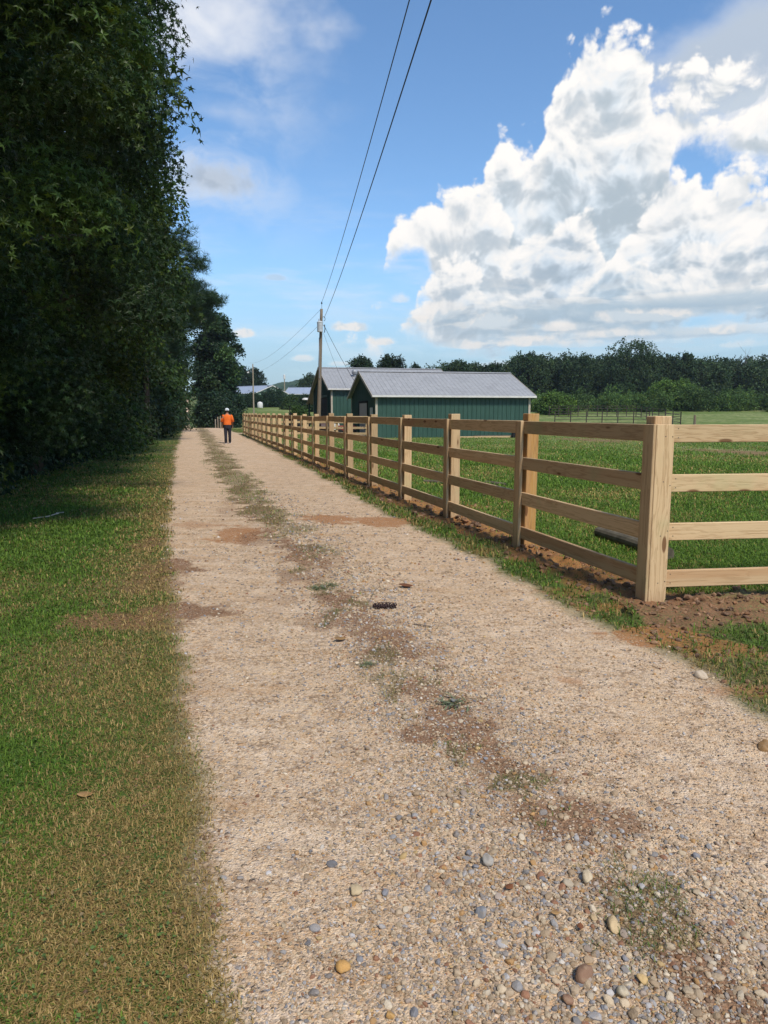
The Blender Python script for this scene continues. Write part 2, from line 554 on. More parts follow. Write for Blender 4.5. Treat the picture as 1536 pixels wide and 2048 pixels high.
def masks(x, y):
    """gravel, clay, brown, grass (0..1) at ground points"""
    v = vof(x, y)
    n1 = fbm(x * 1.7, y * 1.7, 4, 3) - 0.5
    n2 = fbm(x * 6.0, y * 6.0, 3, 9) - 0.5
    n3 = fbm(x * 18.0, y * 18.0, 3, 21) - 0.5
    nn = n1 * 0.45 + n2 * 0.30 + n3 * 0.14
    l, r = vL(y), vR(y)
    wob = np.clip(0.35 + y * 0.02, 0.35, 1.2)
    gl = sstep(v - l + nn * wob * 0.8, -0.10, 0.13)
    gr = sstep(r - v + nn * wob, -0.18, 0.16)
    gravel = gl * gr
    # far road past the dip is one narrow track
    farv = np.where(y > 95, sstep(1.55 - np.abs(v + 1.5), -0.2, 0.3), 0)
    gravel = np.where(y > 95, farv, gravel)
    # driveway to the right, beyond the end of the fence
    drive = sstep(1.3 - np.abs(y - 56.5 - (v - 3) * 0.10 + n1), -0.6, 0.5) * (v > 2.2) * (v < 9.0)
    gravel = np.maximum(gravel, drive)
    # worn yard between paddock and barns
    yard = sstep(fbm(x * 0.22, y * 0.22, 3, 41), 0.42, 0.56) * sstep(y, 44, 47) * sstep(74.0, 60, y) * (v > 5.2) * (x < 4)
    mc = np.interp(y, [m[0] for m in _M], [m[1] for m in _M])
    mw = np.interp(y, [m[0] for m in _M], [m[2] for m in _M])
    strip = sstep(1 - np.abs(v - mc) / mw + (n1 + n2) * 1.6, -0.1, 0.75) * (y > 6.2) * (y < 95)
    strip = strip * sstep(y + n1 * 4, 6.5, 12.0)
    tuft = np.zeros_like(x)
    for t in TUFT:
        tuft = np.maximum(tuft, sstep(ell(x, y, *t[:4]) + (n2 * 1.2 + n3 * 0.8), -0.05, 0.55) * t[4])
    clay = np.zeros_like(x)
    for t in CLAY:
        clay = np.maximum(clay, sstep(ell(x, y, *t[:4]) + (n1 + n2) * 0.9 + n3 * 0.5, 0.0, 0.6) * t[4])
    brown = np.zeros_like(x)
    for t in BROWN:
        brown = np.maximum(brown, sstep(ell(x, y, *t[:4]) + (n1 + n2) * 0.9 + n3 * 0.5, 0.0, 0.6) * t[4])
    # the crown between the wheel tracks: earth, thin grass and unsettled stones
    cc = np.interp(y, [m[0] for m in _C], [m[1] for m in _C])
    cw = np.interp(y, [m[0] for m in _C], [m[2] for m in _C])
    band = sstep(1 - np.abs(v - cc) / cw + n2 * 1.2 + n1 * 1.0, -0.15, 0.6) * (y < 90)
    blot = fbm(x * 2.6 + 40, y * 1.5, 4, 57)
    brown = np.maximum(brown, band * (0.22 + 0.66 * sstep(blot + n3 * 0.25, 0.47, 0.60)))
    tuft = np.maximum(tuft, band * 0.75 * sstep(fbm(x * 3.4 + 9, y * 2.2, 4, 59) + n3 * 0.3, 0.56, 0.68))
    # freshly dug earth along the fence line and by the corner
    fx, fy = x - P0[0], y - P0[1]
    along, off = fx * FD[0] + fy * FD[1], fx * FN[0] + fy * FN[1]
    dug = sstep(0.42 + n1 * 0.6 - np.abs(off + 0.06), -0.05, 0.25) * (along > -0.2) * (along < 48) * np.clip(1.15 - along * 0.016, 0.4, 1)
    f2 = -fx * 0.125 + fy * 0.992
    dug2 = sstep(0.55 + n1 * 0.6 - np.abs(f2 + 0.30), -0.05, 0.25) * (fx > -0.25) * (fx < 8)
    clay = np.maximum(clay, dug * 0.85)
    brown = np.maximum(brown, np.maximum(dug * 0.55 * sstep(n2 + n3, -0.1, 0.2), dug2 * 0.9))
    brown = np.maximum(brown, yard * 0.9)
    grass = np.clip(1 - gravel, 0, 1)
    grass = np.maximum(grass, np.maximum(strip * 0.95, tuft))
    inlawn = (1 - gravel)
    grass = grass * (1 - 0.92 * np.maximum(dug, dug2)) * (1 - 0.85 * yard)
    grass = grass * (1 - np.where(v > 4.6, 0.97, 0.75) * brown * inlawn) * (1 - 0.8 * clay * inlawn)
    return gravel, clay, brown, grass, np.maximum(strip, tuft)


def H(x, y):
    x, y = np.asarray(x, float), np.asarray(y, float)
    v = vof(x, y)
    z = H0(x, y)
    near = np.clip(1 - np.abs(y) / 60, 0, 1)
    l, r = vL(np.clip(y, 1.5, 90)), vR(np.clip(y, 1.5, 90))
    for c in (0.27, 0.78):
        z = z - 0.018 * near * np.exp(-((v - (l + (r - l) * c)) / 0.42) ** 2)
    z = z + near * 0.05 * (fbm(x * 0.6, y * 0.6, 3, 5) - 0.5)
    fx, fy = x - P0[0], y - P0[1]
    along, off = fx * FD[0] + fy * FD[1], fx * FN[0] + fy * FN[1]
    clod = np.exp(-((off + 0.05) / 0.3) ** 2) * (along > -0.3) * (along < 48)
    f2 = -fx * 0.125 + fy * 0.992
    clod = np.maximum(clod, np.exp(-((f2 + 0.2) / 0.42) ** 2) * (fx > -0.3) * (fx < 8))
    z = z + clod * near * (0.035 + 0.20 * (fbm(x * 7, y * 7, 4, 31) - 0.45))
    z = z + near * 0.012 * (fbm(x * 14, y * 14, 2, 13) - 0.5)
    return z


# ------------------------------------------------------------------ ground material
PEB = [(0.0, (0.44, 0.33, 0.215)), (0.22, (0.55, 0.44, 0.31)), (0.40, (0.39, 0.29, 0.19)), (0.55, (0.29, 0.26, 0.24)),
       (0.68, (0.60, 0.49, 0.355)), (0.80, (0.40, 0.235, 0.105)), (0.90, (0.22, 0.175, 0.14)), (1.0, (0.66, 0.58, 0.48))]


def ground_mat():
    m, nt = new_mat('ground_soil_gravel_grass')
    pos = nt.n('NewGeometry').outputs['Position']
    at_ = lambda k: nt.n('Attribute', attribute_name=k).outputs['Fac']
    gravel, clay, brown, grass = at_('gravel'), at_('clay'), at_('brown'), at_('grass')
    big = nt.noise(pos, 0.9, 5, 0.6)
    mid = nt.noise(pos, 7.0, 5, 0.6)
    fine = nt.noise(pos, 60.0, 4, 0.65)
    # loose stones of three sizes
    v1 = nt.n('TexVoronoi', {'Vector': pos, 'Scale': 150.0})
    v2 = nt.n('TexVoronoi', {'Vector': nt.vm('ADD', pos, nt.vm('SCALE', nt.noise(pos, 20, 2, out='Color'), scale=0.02)), 'Scale': 62.0})
    v3 = nt.n('TexVoronoi', {'Vector': pos, 'Scale': 26.0})
    c1 = nt.n('SeparateColor', {0: v1.outputs['Color']}).outputs[0]
    c2 = nt.n('SeparateColor', {0: v2.outputs['Color']}).outputs[0]
    c3 = nt.n('SeparateColor', {0: v3.outputs['Color']}).outputs[1]
    p1, p2, p3 = nt.ramp(c1, PEB), nt.ramp(c2, PEB), nt.ramp(c3, PEB)
    dust = nt.mix(nt.sm(mid, 0.3, 0.7), (0.40, 0.285, 0.165), (0.49, 0.365, 0.23))
    g = nt.mix(nt.sm(mid, 0.35, 0.65, 0.55, 0.9), dust, p1)
    is2 = nt.sm(v2.outputs['Distance'], 0.46, 0.38)
    is2 = nt.m('MULTIPLY', is2, nt.sm(nt.m('ADD', c2, nt.m('MULTIPLY', big, 0.6)), 0.70, 0.82))
    g = nt.mix(is2, g, p2)
    is3 = nt.m('MULTIPLY', nt.sm(v3.outputs['Distance'], 0.34, 0.28), nt.sm(c3, 0.72, 0.78))
    g = nt.mix(nt.m('MULTIPLY', is3, 0.8), g, p3)
    g = nt.mix(nt.sm(big, 0.45, 0.75, 0, 0.35), g, (0.50, 0.36, 0.21))
    g = nt.mix(nt.sm(nt.noise(pos, 0.35, 4, 0.55), 0.5, 0.7, 0, 0.3), g, (0.50, 0.42, 0.33))
    # grain that still reads from some metres away: lighter stones, and shade painted into the hollows between them
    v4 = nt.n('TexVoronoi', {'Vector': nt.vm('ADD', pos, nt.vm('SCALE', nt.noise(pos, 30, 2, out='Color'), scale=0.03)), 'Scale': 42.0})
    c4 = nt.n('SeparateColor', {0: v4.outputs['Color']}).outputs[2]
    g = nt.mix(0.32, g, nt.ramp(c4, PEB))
    hollow_shade = nt.m('MULTIPLY', nt.sm(v4.outputs['Distance'], 0.42, 0.70), nt.sm(nt.noise(pos, 5.0, 5, 0.65), 0.40, 0.62))
    g = nt.mix(nt.m('MULTIPLY', hollow_shade, 0.6), g, (0.15, 0.095, 0.055))
    streak = nt.noise(nt.vm('MULTIPLY', pos, (0.8, 2.6, 1.0)), 1.3, 6, 0.68)
    g = nt.mix(nt.sm(streak, 0.52, 0.70, 0.0, 0.55), g, (0.33, 0.205, 0.105))
    g = nt.mix(nt.sm(streak, 0.46, 0.32, 0.0, 0.35), g, (0.62, 0.52, 0.40))
    g = nt.mix(1.0, g, (1.43, 1.34, 1.27), 'MULTIPLY')
    # soils
    clay_c = nt.mix(fine, nt.mix(mid, (0.40, 0.165, 0.055), (0.48, 0.225, 0.085)), (0.29, 0.125, 0.045))
    br_c = nt.mix(mid, (0.23, 0.108, 0.055), (0.33, 0.180, 0.098))
    br_c = nt.mix(nt.sm(fine, 0.35, 0.7), br_c, (0.12, 0.065, 0.038))
    # ground under the grass: thatch and earth
    th = nt.mix(nt.sm(fine, 0.3, 0.7), (0.11, 0.095, 0.040), (0.22, 0.175, 0.090))
    gr_c = nt.mix(nt.sm(mid, 0.35, 0.65), (0.055, 0.095, 0.022), (0.085, 0.125, 0.03))
    patch = nt.noise(pos, 0.55, 5, 0.6)
    gr_c = nt.mix(nt.sm(patch, 0.45, 0.65), gr_c, th)
    cd = nt.n('Attribute', attribute_name='pasture').outputs['Fac']
    pas = nt.mix(nt.sm(nt.noise(pos, 0.10, 6, 0.65), 0.38, 0.62), (0.145, 0.195, 0.048), (0.27, 0.285, 0.11))
    pas = nt.mix(nt.sm(nt.noise(pos, 1.4, 5, 0.7), 0.35, 0.7), pas, (0.070, 0.110, 0.024))
    gr_c = nt.mix(cd, gr_c, pas)
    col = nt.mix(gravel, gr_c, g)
    jit = nt.m('MULTIPLY', nt.m('SUBTRACT', fine, 0.5), 0.7)
    soft = lambda a: nt.sm(nt.m('ADD', a, nt.m('MULTIPLY', jit, a)), 0.12, 0.85)
    stone_hold = nt.m('SUBTRACT', 1.0, nt.m('MULTIPLY', nt.m('MAXIMUM', is2, is3), 0.75))
    col = nt.mix(nt.m('MULTIPLY', nt.m('MULTIPLY', soft(clay), 0.85), stone_hold), col, clay_c)
    col = nt.mix(nt.m('MULTIPLY', nt.m('MULTIPLY', soft(brown), 0.85), stone_hold), col, br_c)
    col = nt.mix(nt.m('MULTIPLY', nt.m('MULTIPLY', soft(grass), gravel), 0.6), col, th)
    # relief
    h = nt.m('MULTIPLY', nt.m('SUBTRACT', 0.5, v1.outputs['Distance']), 0.004)
    h2 = nt.m('MULTIPLY', nt.m('MULTIPLY', is2, nt.m('SUBTRACT', 0.5, v2.outputs['Distance'])), 0.018)
    h3 = nt.m('MULTIPLY', nt.m('MULTIPLY', is3, nt.m('SUBTRACT', 0.4, v3.outputs['Distance'])), 0.04)
    hh = nt.m('MULTIPLY', nt.m('ADD', h, nt.m('ADD', h2, h3)), nt.m('ADD', 0.15, gravel))
    hh = nt.m('ADD', hh, nt.m('MULTIPLY', fine, 0.012))
    hh = nt.m('ADD', hh, nt.m('MULTIPLY', mid, 0.02))
    nrm = bump(nt, hh, 0.9, 1.0)
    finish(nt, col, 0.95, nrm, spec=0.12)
    return m


def make_ground():
    def axis(lo, a, b, hi, st, gmul):
        mid = np.arange(a, b, st)
        out, d, x = [], st, b
        while x < hi:
            out.append(x)
            d = min(d * gmul, 25.0)
            x += d
        out.append(hi)
        lowr, d, x = [], st, a
        while x > lo:
            d = min(d * gmul, 25.0)
            x -= d
            lowr.append(max(x, lo))
        return np.array(lowr[::-1] + list(mid) + out)
    vs = axis(-420, -4.0, 6.2, 620, 0.035, 1.05)
    ys = axis(-120, 1.0, 11.0, 1100, 0.045, 1.016)
    V, Y = np.meshgrid(vs, ys)
    X = V - K * Y
    gravel, clay, brown, grass, tuft = masks(X.ravel(), Y.ravel())
    Z = H(X.ravel(), Y.ravel())
    verts = np.stack([X.ravel(), Y.ravel(), Z], 1)
    nv, ny = len(vs), len(ys)
    idx = np.arange(nv * ny).reshape(ny, nv)
    q = np.stack([idx[:-1, :-1], idx[:-1, 1:], idx[1:, 1:], idx[1:, :-1]], -1).reshape(-1, 4)
    vc = (V[:-1, :-1] + V[1:, 1:]) / 2
    yc = (Y[:-1, :-1] + Y[1:, 1:]) / 2
    isroad = ((vc > vL(yc) - 0.05) & (vc < vR(yc) + 0.05) & (yc < 95)) | ((np.abs(vc + 1.5) < 1.6) & (yc >= 95) & (yc < 345))
    isdrive = (np.abs(yc - 56.5 - (vc - 3) * 0.10) < 1.8) & (vc > vR(yc) + 0.05) & (vc < 9.0)
    dv, du = isroad.ravel(), isdrive.ravel() & ~isroad.ravel()
    pasture = sstep(vof(verts[:, 0], verts[:, 1]) - 4.2, 0, 0.6)
    mat = ground_mat()
    for name, sel in (('gravel_road', dv), ('dirt_path', du), ('ground', ~dv & ~du)):
        f = q[sel]
        used = np.unique(f)
        remap = np.zeros(len(verts), dtype=np.int32)
        remap[used] = np.arange(len(used))
        me = np_mesh(name, verts[used], [remap[f]], smooth=True,
                     attrs={'gravel': gravel[used], 'clay': clay[used], 'brown': brown[used], 'grass': grass[used], 'pasture': pasture[used]})
        o = link(name, me, mat)
        tag(o, kind='structure')


make_ground()

# ------------------------------------------------------------------ the wooded hill on the skyline
def make_hill():
    m, nt = new_mat('far_forest')
    pos = nt.n('NewGeometry').outputs['Position']
    a = nt.noise(pos, 0.05, 6, 0.65)
    v = nt.vor(pos, 0.12)
    col = nt.mix(nt.sm(a, 0.35, 0.65), (0.022, 0.050, 0.022), (0.050, 0.090, 0.032))
    finish(nt, col, 0.95, bump(nt, nt.m('ADD', nt.m('MULTIPLY', v, -6.0), nt.m('MULTIPLY', a, 10.0)), 0.9, 1.0), spec=0.05)
    xs, ds = np.linspace(-420, 160, 300), np.linspace(0, 1, 40)
    Xh, Dh = np.meshgrid(xs, ds)
    Yh = 760 + Dh * 320
    top = 34 + 16 * np.exp(-((Xh + 110) / 90) ** 2) + 10 * np.sin(Xh * 0.013 + 1) - np.clip(Xh + 60, 0, 300) * 0.12
    Zh = 2 + (top - 2) * np.sin(np.clip(Dh * 1.3, 0, 1) * math.pi / 2) + 5.0 * (fbm(Xh * 0.11, Yh * 0.11, 3, 8) - 0.4)
    idx = np.arange(Xh.size).reshape(Xh.shape)
    q = np.stack([idx[:-1, :-1], idx[:-1, 1:], idx[1:, 1:], idx[1:, :-1]], -1).reshape(-1, 4)
    tag(link('hill', np_mesh('hill', np.stack([Xh.ravel(), Yh.ravel(), Zh.ravel()], 1), [q], smooth=True), m), kind='structure')


make_hill()

# ------------------------------------------------------------------ wood, metal and paint
def wood_mat(name, axis, base=(0.55, 0.388, 0.222), dark=(0.34, 0.205, 0.10), weather=0.0, grime=0.35):
    m, nt = new_mat(name)
    oc = nt.n('TexCoord').outputs['Object']
    rnd = nt.n('ObjectInfo').outputs['Random']
    off = nt.n('CombineXYZ', {0: nt.m('MULTIPLY', rnd, 37.0), 1: nt.m('MULTIPLY', rnd, 11.0), 2: nt.m('MULTIPLY', rnd, 23.0)}).outputs[0]
    p = nt.vm('ADD', oc, off)
    sc = {'x': (0.42, 13, 13), 'z': (13, 13, 0.42)}[axis]
    ks = {'x': (2.0, 7.0, 7.0), 'z': (7.0, 7.0, 2.0)}[axis]
    fs = {'x': (3.0, 110, 110), 'z': (110, 110, 3.0)}[axis]
    kn = nt.n('TexVoronoi', {'Vector': nt.vm('MULTIPLY', p, ks), 'Scale': 1.0, 'Randomness': 1.0})
    kc = nt.n('SeparateColor', {0: kn.outputs['Color']}).outputs[0]
    dk = kn.outputs['Distance']
    knot = nt.m('MULTIPLY', nt.sm(dk, 0.17, 0.11), nt.m('GREATER_THAN', kc, 0.48))
    swirl = nt.m('MULTIPLY', nt.sm(dk, 0.75, 0.1), nt.m('GREATER_THAN', kc, 0.48))
    pw = nt.vm('ADD', nt.vm('MULTIPLY', p, sc), nt.vm('SCALE', nt.noise(p, 2.2, 3, 0.5, out='Color'), scale=0.55))
    g1 = nt.noise(pw, 1.0, 5, 0.62)
    rings = nt.m('FRACT', nt.m('ADD', nt.m('MULTIPLY', g1, 6.5), nt.m('MULTIPLY', swirl, 1.3)))
    ring = nt.m('MULTIPLY', nt.sm(rings, 0.45, 0.92), nt.sm(rings, 1.0, 0.93))
    fib = nt.noise(nt.vm('MULTIPLY', p, fs), 1.0, 3, 0.6)
    col = nt.mix(nt.m('MULTIPLY', ring, 0.66), base, dark)
    col = nt.mix(nt.sm(fib, 0.3, 0.75, 0.0, 0.35), col, (0.62, 0.47, 0.29))
    col = nt.mix(nt.sm(nt.noise(pw, 0.45, 3, 0.5), 0.50, 0.72, 0.0, 0.55), col, (0.46, 0.25, 0.12))
    col = nt.mix(nt.sm(nt.noise(nt.vm('ADD', p, (3, 7, 1)), 1.6, 4, 0.6), 0.52, 0.74, 0.0, 0.5), col, (0.40, 0.37, 0.19))
    col = nt.mix(nt.m('MULTIPLY', knot, 0.9), col, (0.15, 0.070, 0.030))
    tone = nt.m('ADD', 0.78, nt.m('MULTIPLY', rnd, 0.40))
    col = nt.mix(1.0, col, nt.n('CombineXYZ', {0: tone, 1: nt.m('MULTIPLY', tone, 0.985), 2: nt.m('MULTIPLY', tone, 0.95)}).outputs[0], 'MULTIPLY')
    if weather:
        col = nt.mix(nt.sm(fib, 0.2, 0.8, weather, weather * 0.6), col, (0.22, 0.19, 0.155))
    # mud splashed up from the ground stays near the foot
    z = nt.n('SeparateXYZ', {0: nt.n('NewGeometry').outputs['Position']}).outputs[2]
    if axis == 'z' and grime:
        mud = nt.m('MULTIPLY', nt.sm(nt.m('ADD', z, nt.m('MULTIPLY', g1, 0.18)), 0.26, 0.05), grime)
        col = nt.mix(mud, col, (0.26, 0.16, 0.09))
    hh = nt.m('ADD', nt.m('MULTIPLY', fib, 0.0016), nt.m('MULTIPLY', ring, -0.0008))
    finish(nt, col, 0.78, bump(nt, hh, 0.6, 1.0), spec=0.22)
    return m


WOOD_X, WOOD_Z = wood_mat('pine_board_along', 'x'), wood_mat('pine_board_upright', 'z')
WOOD_AMBER = wood_mat('amber_stained_post', 'z', (0.46, 0.25, 0.075), (0.30, 0.14, 0.04))
WOOD_OLD = None


def plain(name, col, rough=0.6, metal=0.0, spec=0.3, var=0.15, scale=3.0, bmp=0.0):
    m, nt = new_mat(name)
    oc = nt.n('TexCoord').outputs['Object']
    a = nt.noise(oc, scale, 5, 0.65)
    c2 = tuple(x * (1 - var) for x in col)
    c3 = tuple(min(1, x * (1 + var)) for x in col)
    c = nt.mix(nt.sm(a, 0.3, 0.7), c2, c3)
    finish(nt, c, rough, bump(nt, a, 0.4, bmp) if bmp else None, spec, metal)
    return m


WOOD_OLD = plain('weathered_log', (0.115, 0.098, 0.068), 0.9, var=0.35, scale=9)
NAIL = plain('nail_steel', (0.12, 0.11, 0.10), 0.5, 0.8)


def board(name, L, w, t, mat, parent, loc, rotz=0.0, roty=0.0, ch=0.004):
    """a rail: length L along local x, thickness t in y, height w in z; centred"""
    o = MB().box(-L / 2, -t / 2, -w / 2, L / 2, t / 2, w / 2, ch).build(name, mat, parent, loc, (0, roty, rotz))
    return o


RAIL_Z = [0.21, 0.612, 1.02, 1.433]
RW, RT = 0.142, 0.038


def nails(parent, spots):
    """spots: (point, outward normal) in the parent's frame"""
    b = MB()
    for p, nrm in spots:
        p, nrm = Vector(p), Vector(nrm)
        b.tube([p - nrm * 0.004, p + nrm * 0.0015], 0.0045, 6)
    tag(b.build('nail_heads', NAIL, parent), kind='stuff')


def build_fences():
    rr = random.Random(5)
    # ---- fence along the road. local x runs along the fence away from the camera, local +y faces the road
    ang = math.atan2(FD[1], FD[0])
    t = thing('road_fence', 'new four rail pine board fence running along the right side of the gravel road', 'fence', (P0[0], P0[1], 0), ang)
    NB, BAY = 20, 2.44
    gz = lambda s, off: float(H(P0[0] + FD[0] * s + FN[0] * off, P0[1] + FD[1] * s + FN[1] * off))
    zs = [0.0] + [rr.uniform(-0.016, 0.016) for _ in range(NB)]
    # road side of the posts lies at local y = 0
    spots = []
    for i in range(NB + 1):
        s = i * BAY
        mt = WOOD_AMBER if i == 1 else WOOD_Z
        if i > 0:
            h = 1.575 + zs[i] + rr.uniform(-0.02, 0.025)
            p = MB().box(-0.07, -0.07, -0.35, 0.07, 0.07, h, 0.006).build('post', mt, t, (s + rr.uniform(-0.02, 0.02), -0.07, 0), (rr.uniform(-0.006, 0.006), rr.uniform(-0.006, 0.006), rr.uniform(-0.03, 0.03)))
            MB().box(-0.070, -0.019, 0.02, 0.070, 0.019, 1.506 + zs[i], 0.004).build('batten', WOOD_Z, t, (s, 0.038 + 0.0215, 0), (0, rr.uniform(-0.006, 0.006), 0))
            for z in RAIL_Z:
                for dx in (-0.035, 0.035):
                    spots.append(((s + dx, 0.0785, z + zs[i] + rr.uniform(-0.02, 0.02)), (0, 1, 0)))
    for i in range(NB):
        s0, s1 = i * BAY + 0.003, (i + 1) * BAY - 0.003
        if i == 0:
            s0 = -0.045
        for z in RAIL_Z:
            z0, z1 = z + zs[i] + rr.uniform(-0.007, 0.007), z + zs[i + 1] + rr.uniform(-0.007, 0.007)
            board('rail', s1 - s0, RW + rr.uniform(-0.003, 0.003), RT, WOOD_X, t, ((s0 + s1) / 2, 0.0195, (z0 + z1) / 2), 0, -math.atan2(z1 - z0, s1 - s0), 0.005)
    # corner: road-side batten
    MB().box(-0.070, -0.019, -0.02, 0.070, 0.019, 1.508, 0.004).build('batten', WOOD_Z, t, (-0.005, 0.0605, 0))
    nails(t, spots[:96])
    # ---- return fence to the right, facing the camera
    d2 = Vector((0.992, 0.125))
    a2 = math.atan2(d2.y, d2.x)
    t2 = thing('front_fence', 'pale new four rail board fence turning right from the big corner post', 'fence', (P0[0], P0[1], 0), a2)
    # local +x to the right, local -y faces the camera
    MB().box(-0.075, -0.075, -0.35, 0.075, 0.075, 1.575, 0.007).build('corner_post', WOOD_Z, t2, (0.047, 0.055, 0))
    fy = -0.029
    MB().box(-0.078, -0.019, -0.02, 0.078, 0.019, 1.507, 0.004).build('batten', WOOD_Z, t2, (0.034, fy - 0.0425, 0), (0, 0.0, 0))
    MB().box(-0.011, -0.03, -0.2, 0.011, 0.03, 1.44, 0.003).build('filler_strip', WOOD_Z, t2, (0.136, 0.010, 0))
    for k, z in enumerate(RAIL_Z):
        board('rail', 2.47, RW + 0.004, RT, WOOD_X, t2, (0.113 + 1.235, fy - 0.001, z), 0, rr.uniform(-0.0015, 0.0015), 0.005)
        board('rail', 2.40, RW, RT, WOOD_X, t2, (2.59 + 1.2, fy - 0.001, z), 0, 0, 0.005)
    for px in (2.587, 5.0):
        MB().box(-0.07, -0.07, -0.35, 0.07, 0.07, 1.57, 0.006).build('post', WOOD_Z, t2, (px, fy + 0.094, 0))
        MB().box(-0.07, -0.019, 0.02, 0.07, 0.019, 1.506, 0.004).build('batten', WOOD_Z, t2, (px, fy - 0.0435, 0))
    sp = []
    for z in RAIL_Z:
        for x, dz in ((0.165, 0.04), (0.168, -0.035)):
            sp.append(((x, fy - 0.0205, z + dz), (0, -1, 0)))
        for x in (0.035, 0.095):
            sp.append(((x, fy - 0.062, z + rr.uniform(-0.03, 0.03)), (0, -1, 0)))
    nails(t2, sp)
    # ---- back fence of the paddock, between road fence and barn
    e = P0 + FD * (NB * BAY)
    b0, b1 = Vector((e[0] + 1.6, e[1] - 6.0)), Vector((-1.1, 45.2))
    dv = b1 - b0
    L = dv.length
    a3 = math.atan2(dv.y, dv.x)
    t3 = thing('back_fence', 'pale board fence closing the far end of the paddock in front of the barns', 'fence', (b0.x, b0.y, 0), a3)
    n = 4
    for i in range(n + 1):
        MB().box(-0.07, -0.07, -0.3, 0.07, 0.07, 1.40, 0.006).build('post', WOOD_Z, t3, (L * i / n, 0.07, 0), (0, 0, 0))
    for i in range(n):
        for z in (0.30, 0.66, 1.02, 1.33):
            board('rail', L / n - 0.005, 0.14, RT, WOOD_X, t3, (L * (i + 0.5) / n, -0.021, z), 0, rr.uniform(-0.004, 0.004), 0.005)


build_fences()

# ------------------------------------------------------------------ barns
def ribbed(name, base, lite, rough=0.45, rust=0.0):
    m, nt = new_mat(name)
    oc = nt.n('TexCoord').outputs['Object']
    st = nt.noise(nt.vm('MULTIPLY', oc, (3.0, 3.0, 0.35)), 1.4, 5, 0.65)
    a = nt.noise(oc, 0.8, 4, 0.6)
    c = nt.mix(nt.sm(st, 0.35, 0.7), base, lite)
    c = nt.mix(nt.sm(a, 0.45, 0.75, 0, 0.25), c, tuple(x * 0.6 for x in base))
    if rust:
        c = nt.mix(nt.sm(nt.noise(oc, 2.5, 6, 0.7), 0.62, 0.8, 0, rust), c, (0.20, 0.10, 0.05))
    finish(nt, c, rough, None, 0.35)
    return m


GREEN_M = ribbed('green_sheet_metal', (0.027, 0.070, 0.052), (0.039, 0.092, 0.070))
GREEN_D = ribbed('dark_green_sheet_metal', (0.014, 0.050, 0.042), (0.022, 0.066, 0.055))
ROOF_M = ribbed('galvanised_roofing', (0.285, 0.283, 0.282), (0.350, 0.348, 0.347), 0.55, 0.15)
TRIM_M = plain('cream_trim', (0.46, 0.40, 0.32), 0.55, var=0.12)
WHITE_M = plain('off_white_paint', (0.62, 0.60, 0.56), 0.55, var=0.1)
DARK_M = plain('dark_parts_and_opening_shade', (0.012, 0.012, 0.013), 0.9)  # near black: for dark parts, and for shade painted in the barn openings
GREY_M = plain('grey_metal', (0.30, 0.31, 0.32), 0.45, 0.4)
TANP = plain('grey_door_paint', (0.42, 0.38, 0.36), 0.6, var=0.08)


def rib_panel(mb, o, u, n, w_fn, L, pitch=0.305, rib=0.03, ribw=0.05):
    """ribbed sheet: along unit vector u for length L from o, upright height by w_fn(s) -> (z0, z1); n is the outward normal"""
    o, u, n = Vector(o), Vector(u), Vector(n)
    prof, s = [(0.0, 0)], 0.12
    while s < L - 0.1:
        prof += [(s - ribw / 2, 0), (s - ribw / 4, rib), (s + ribw / 4, rib), (s + ribw / 2, 0)]
        s += pitch
    prof.append((L, 0))
    vs, fs = [], []
    for s, h in prof:
        z0, z1 = w_fn(s)
        p = o + u * s + n * h
        vs += [(p.x, p.y, z0), (p.x, p.y, z1)]
    for i in range(len(prof) - 1):
        fs.append((2 * i, 2 * i + 2, 2 * i + 3, 2 * i + 1))
    mb.add(vs, fs)


def rib_slope(mb, a, b, up, nrm, pitch=0.305, rib=0.016, ribw=0.06, th=0.05):
    """roof plane: eave from a to b, up = vector eave->ridge"""
    a, b, up, nrm = Vector(a), Vector(b), Vector(up), Vector(nrm)
    L = (b - a).length
    u = (b - a) / L
    prof, s = [(0.0, 0)], 0.1
    while s < L - 0.06:
        prof += [(s - ribw / 2, 0), (s - ribw / 4, rib), (s + ribw / 4, rib), (s + ribw / 2, 0)]
        s += pitch
    prof.append((L, 0))
    vs, fs = [], []
    for s, h in prof:
        p = a + u * s + nrm * h
        vs += [p[:], (p + up)[:]]
    for i in range(len(prof) - 1):
        fs.append((2 * i, 2 * i + 2, 2 * i + 3, 2 * i + 1))
    o = len(vs)
    q = [a - nrm * th, b - nrm * th, b + up - nrm * th, a + up - nrm * th]
    vs += [v[:] for v in q]
    n = len(prof)
    fs += [(o, o + 3, o + 2, o + 1), (o, o + 1, 2 * (n - 1), 0), (o + 1, o + 2, 2 * n - 1, 2 * n - 2), (o + 2, o + 3, 1, 2 * n - 1), (o + 3, o, 0, 1)]
    mb.add(vs, fs)


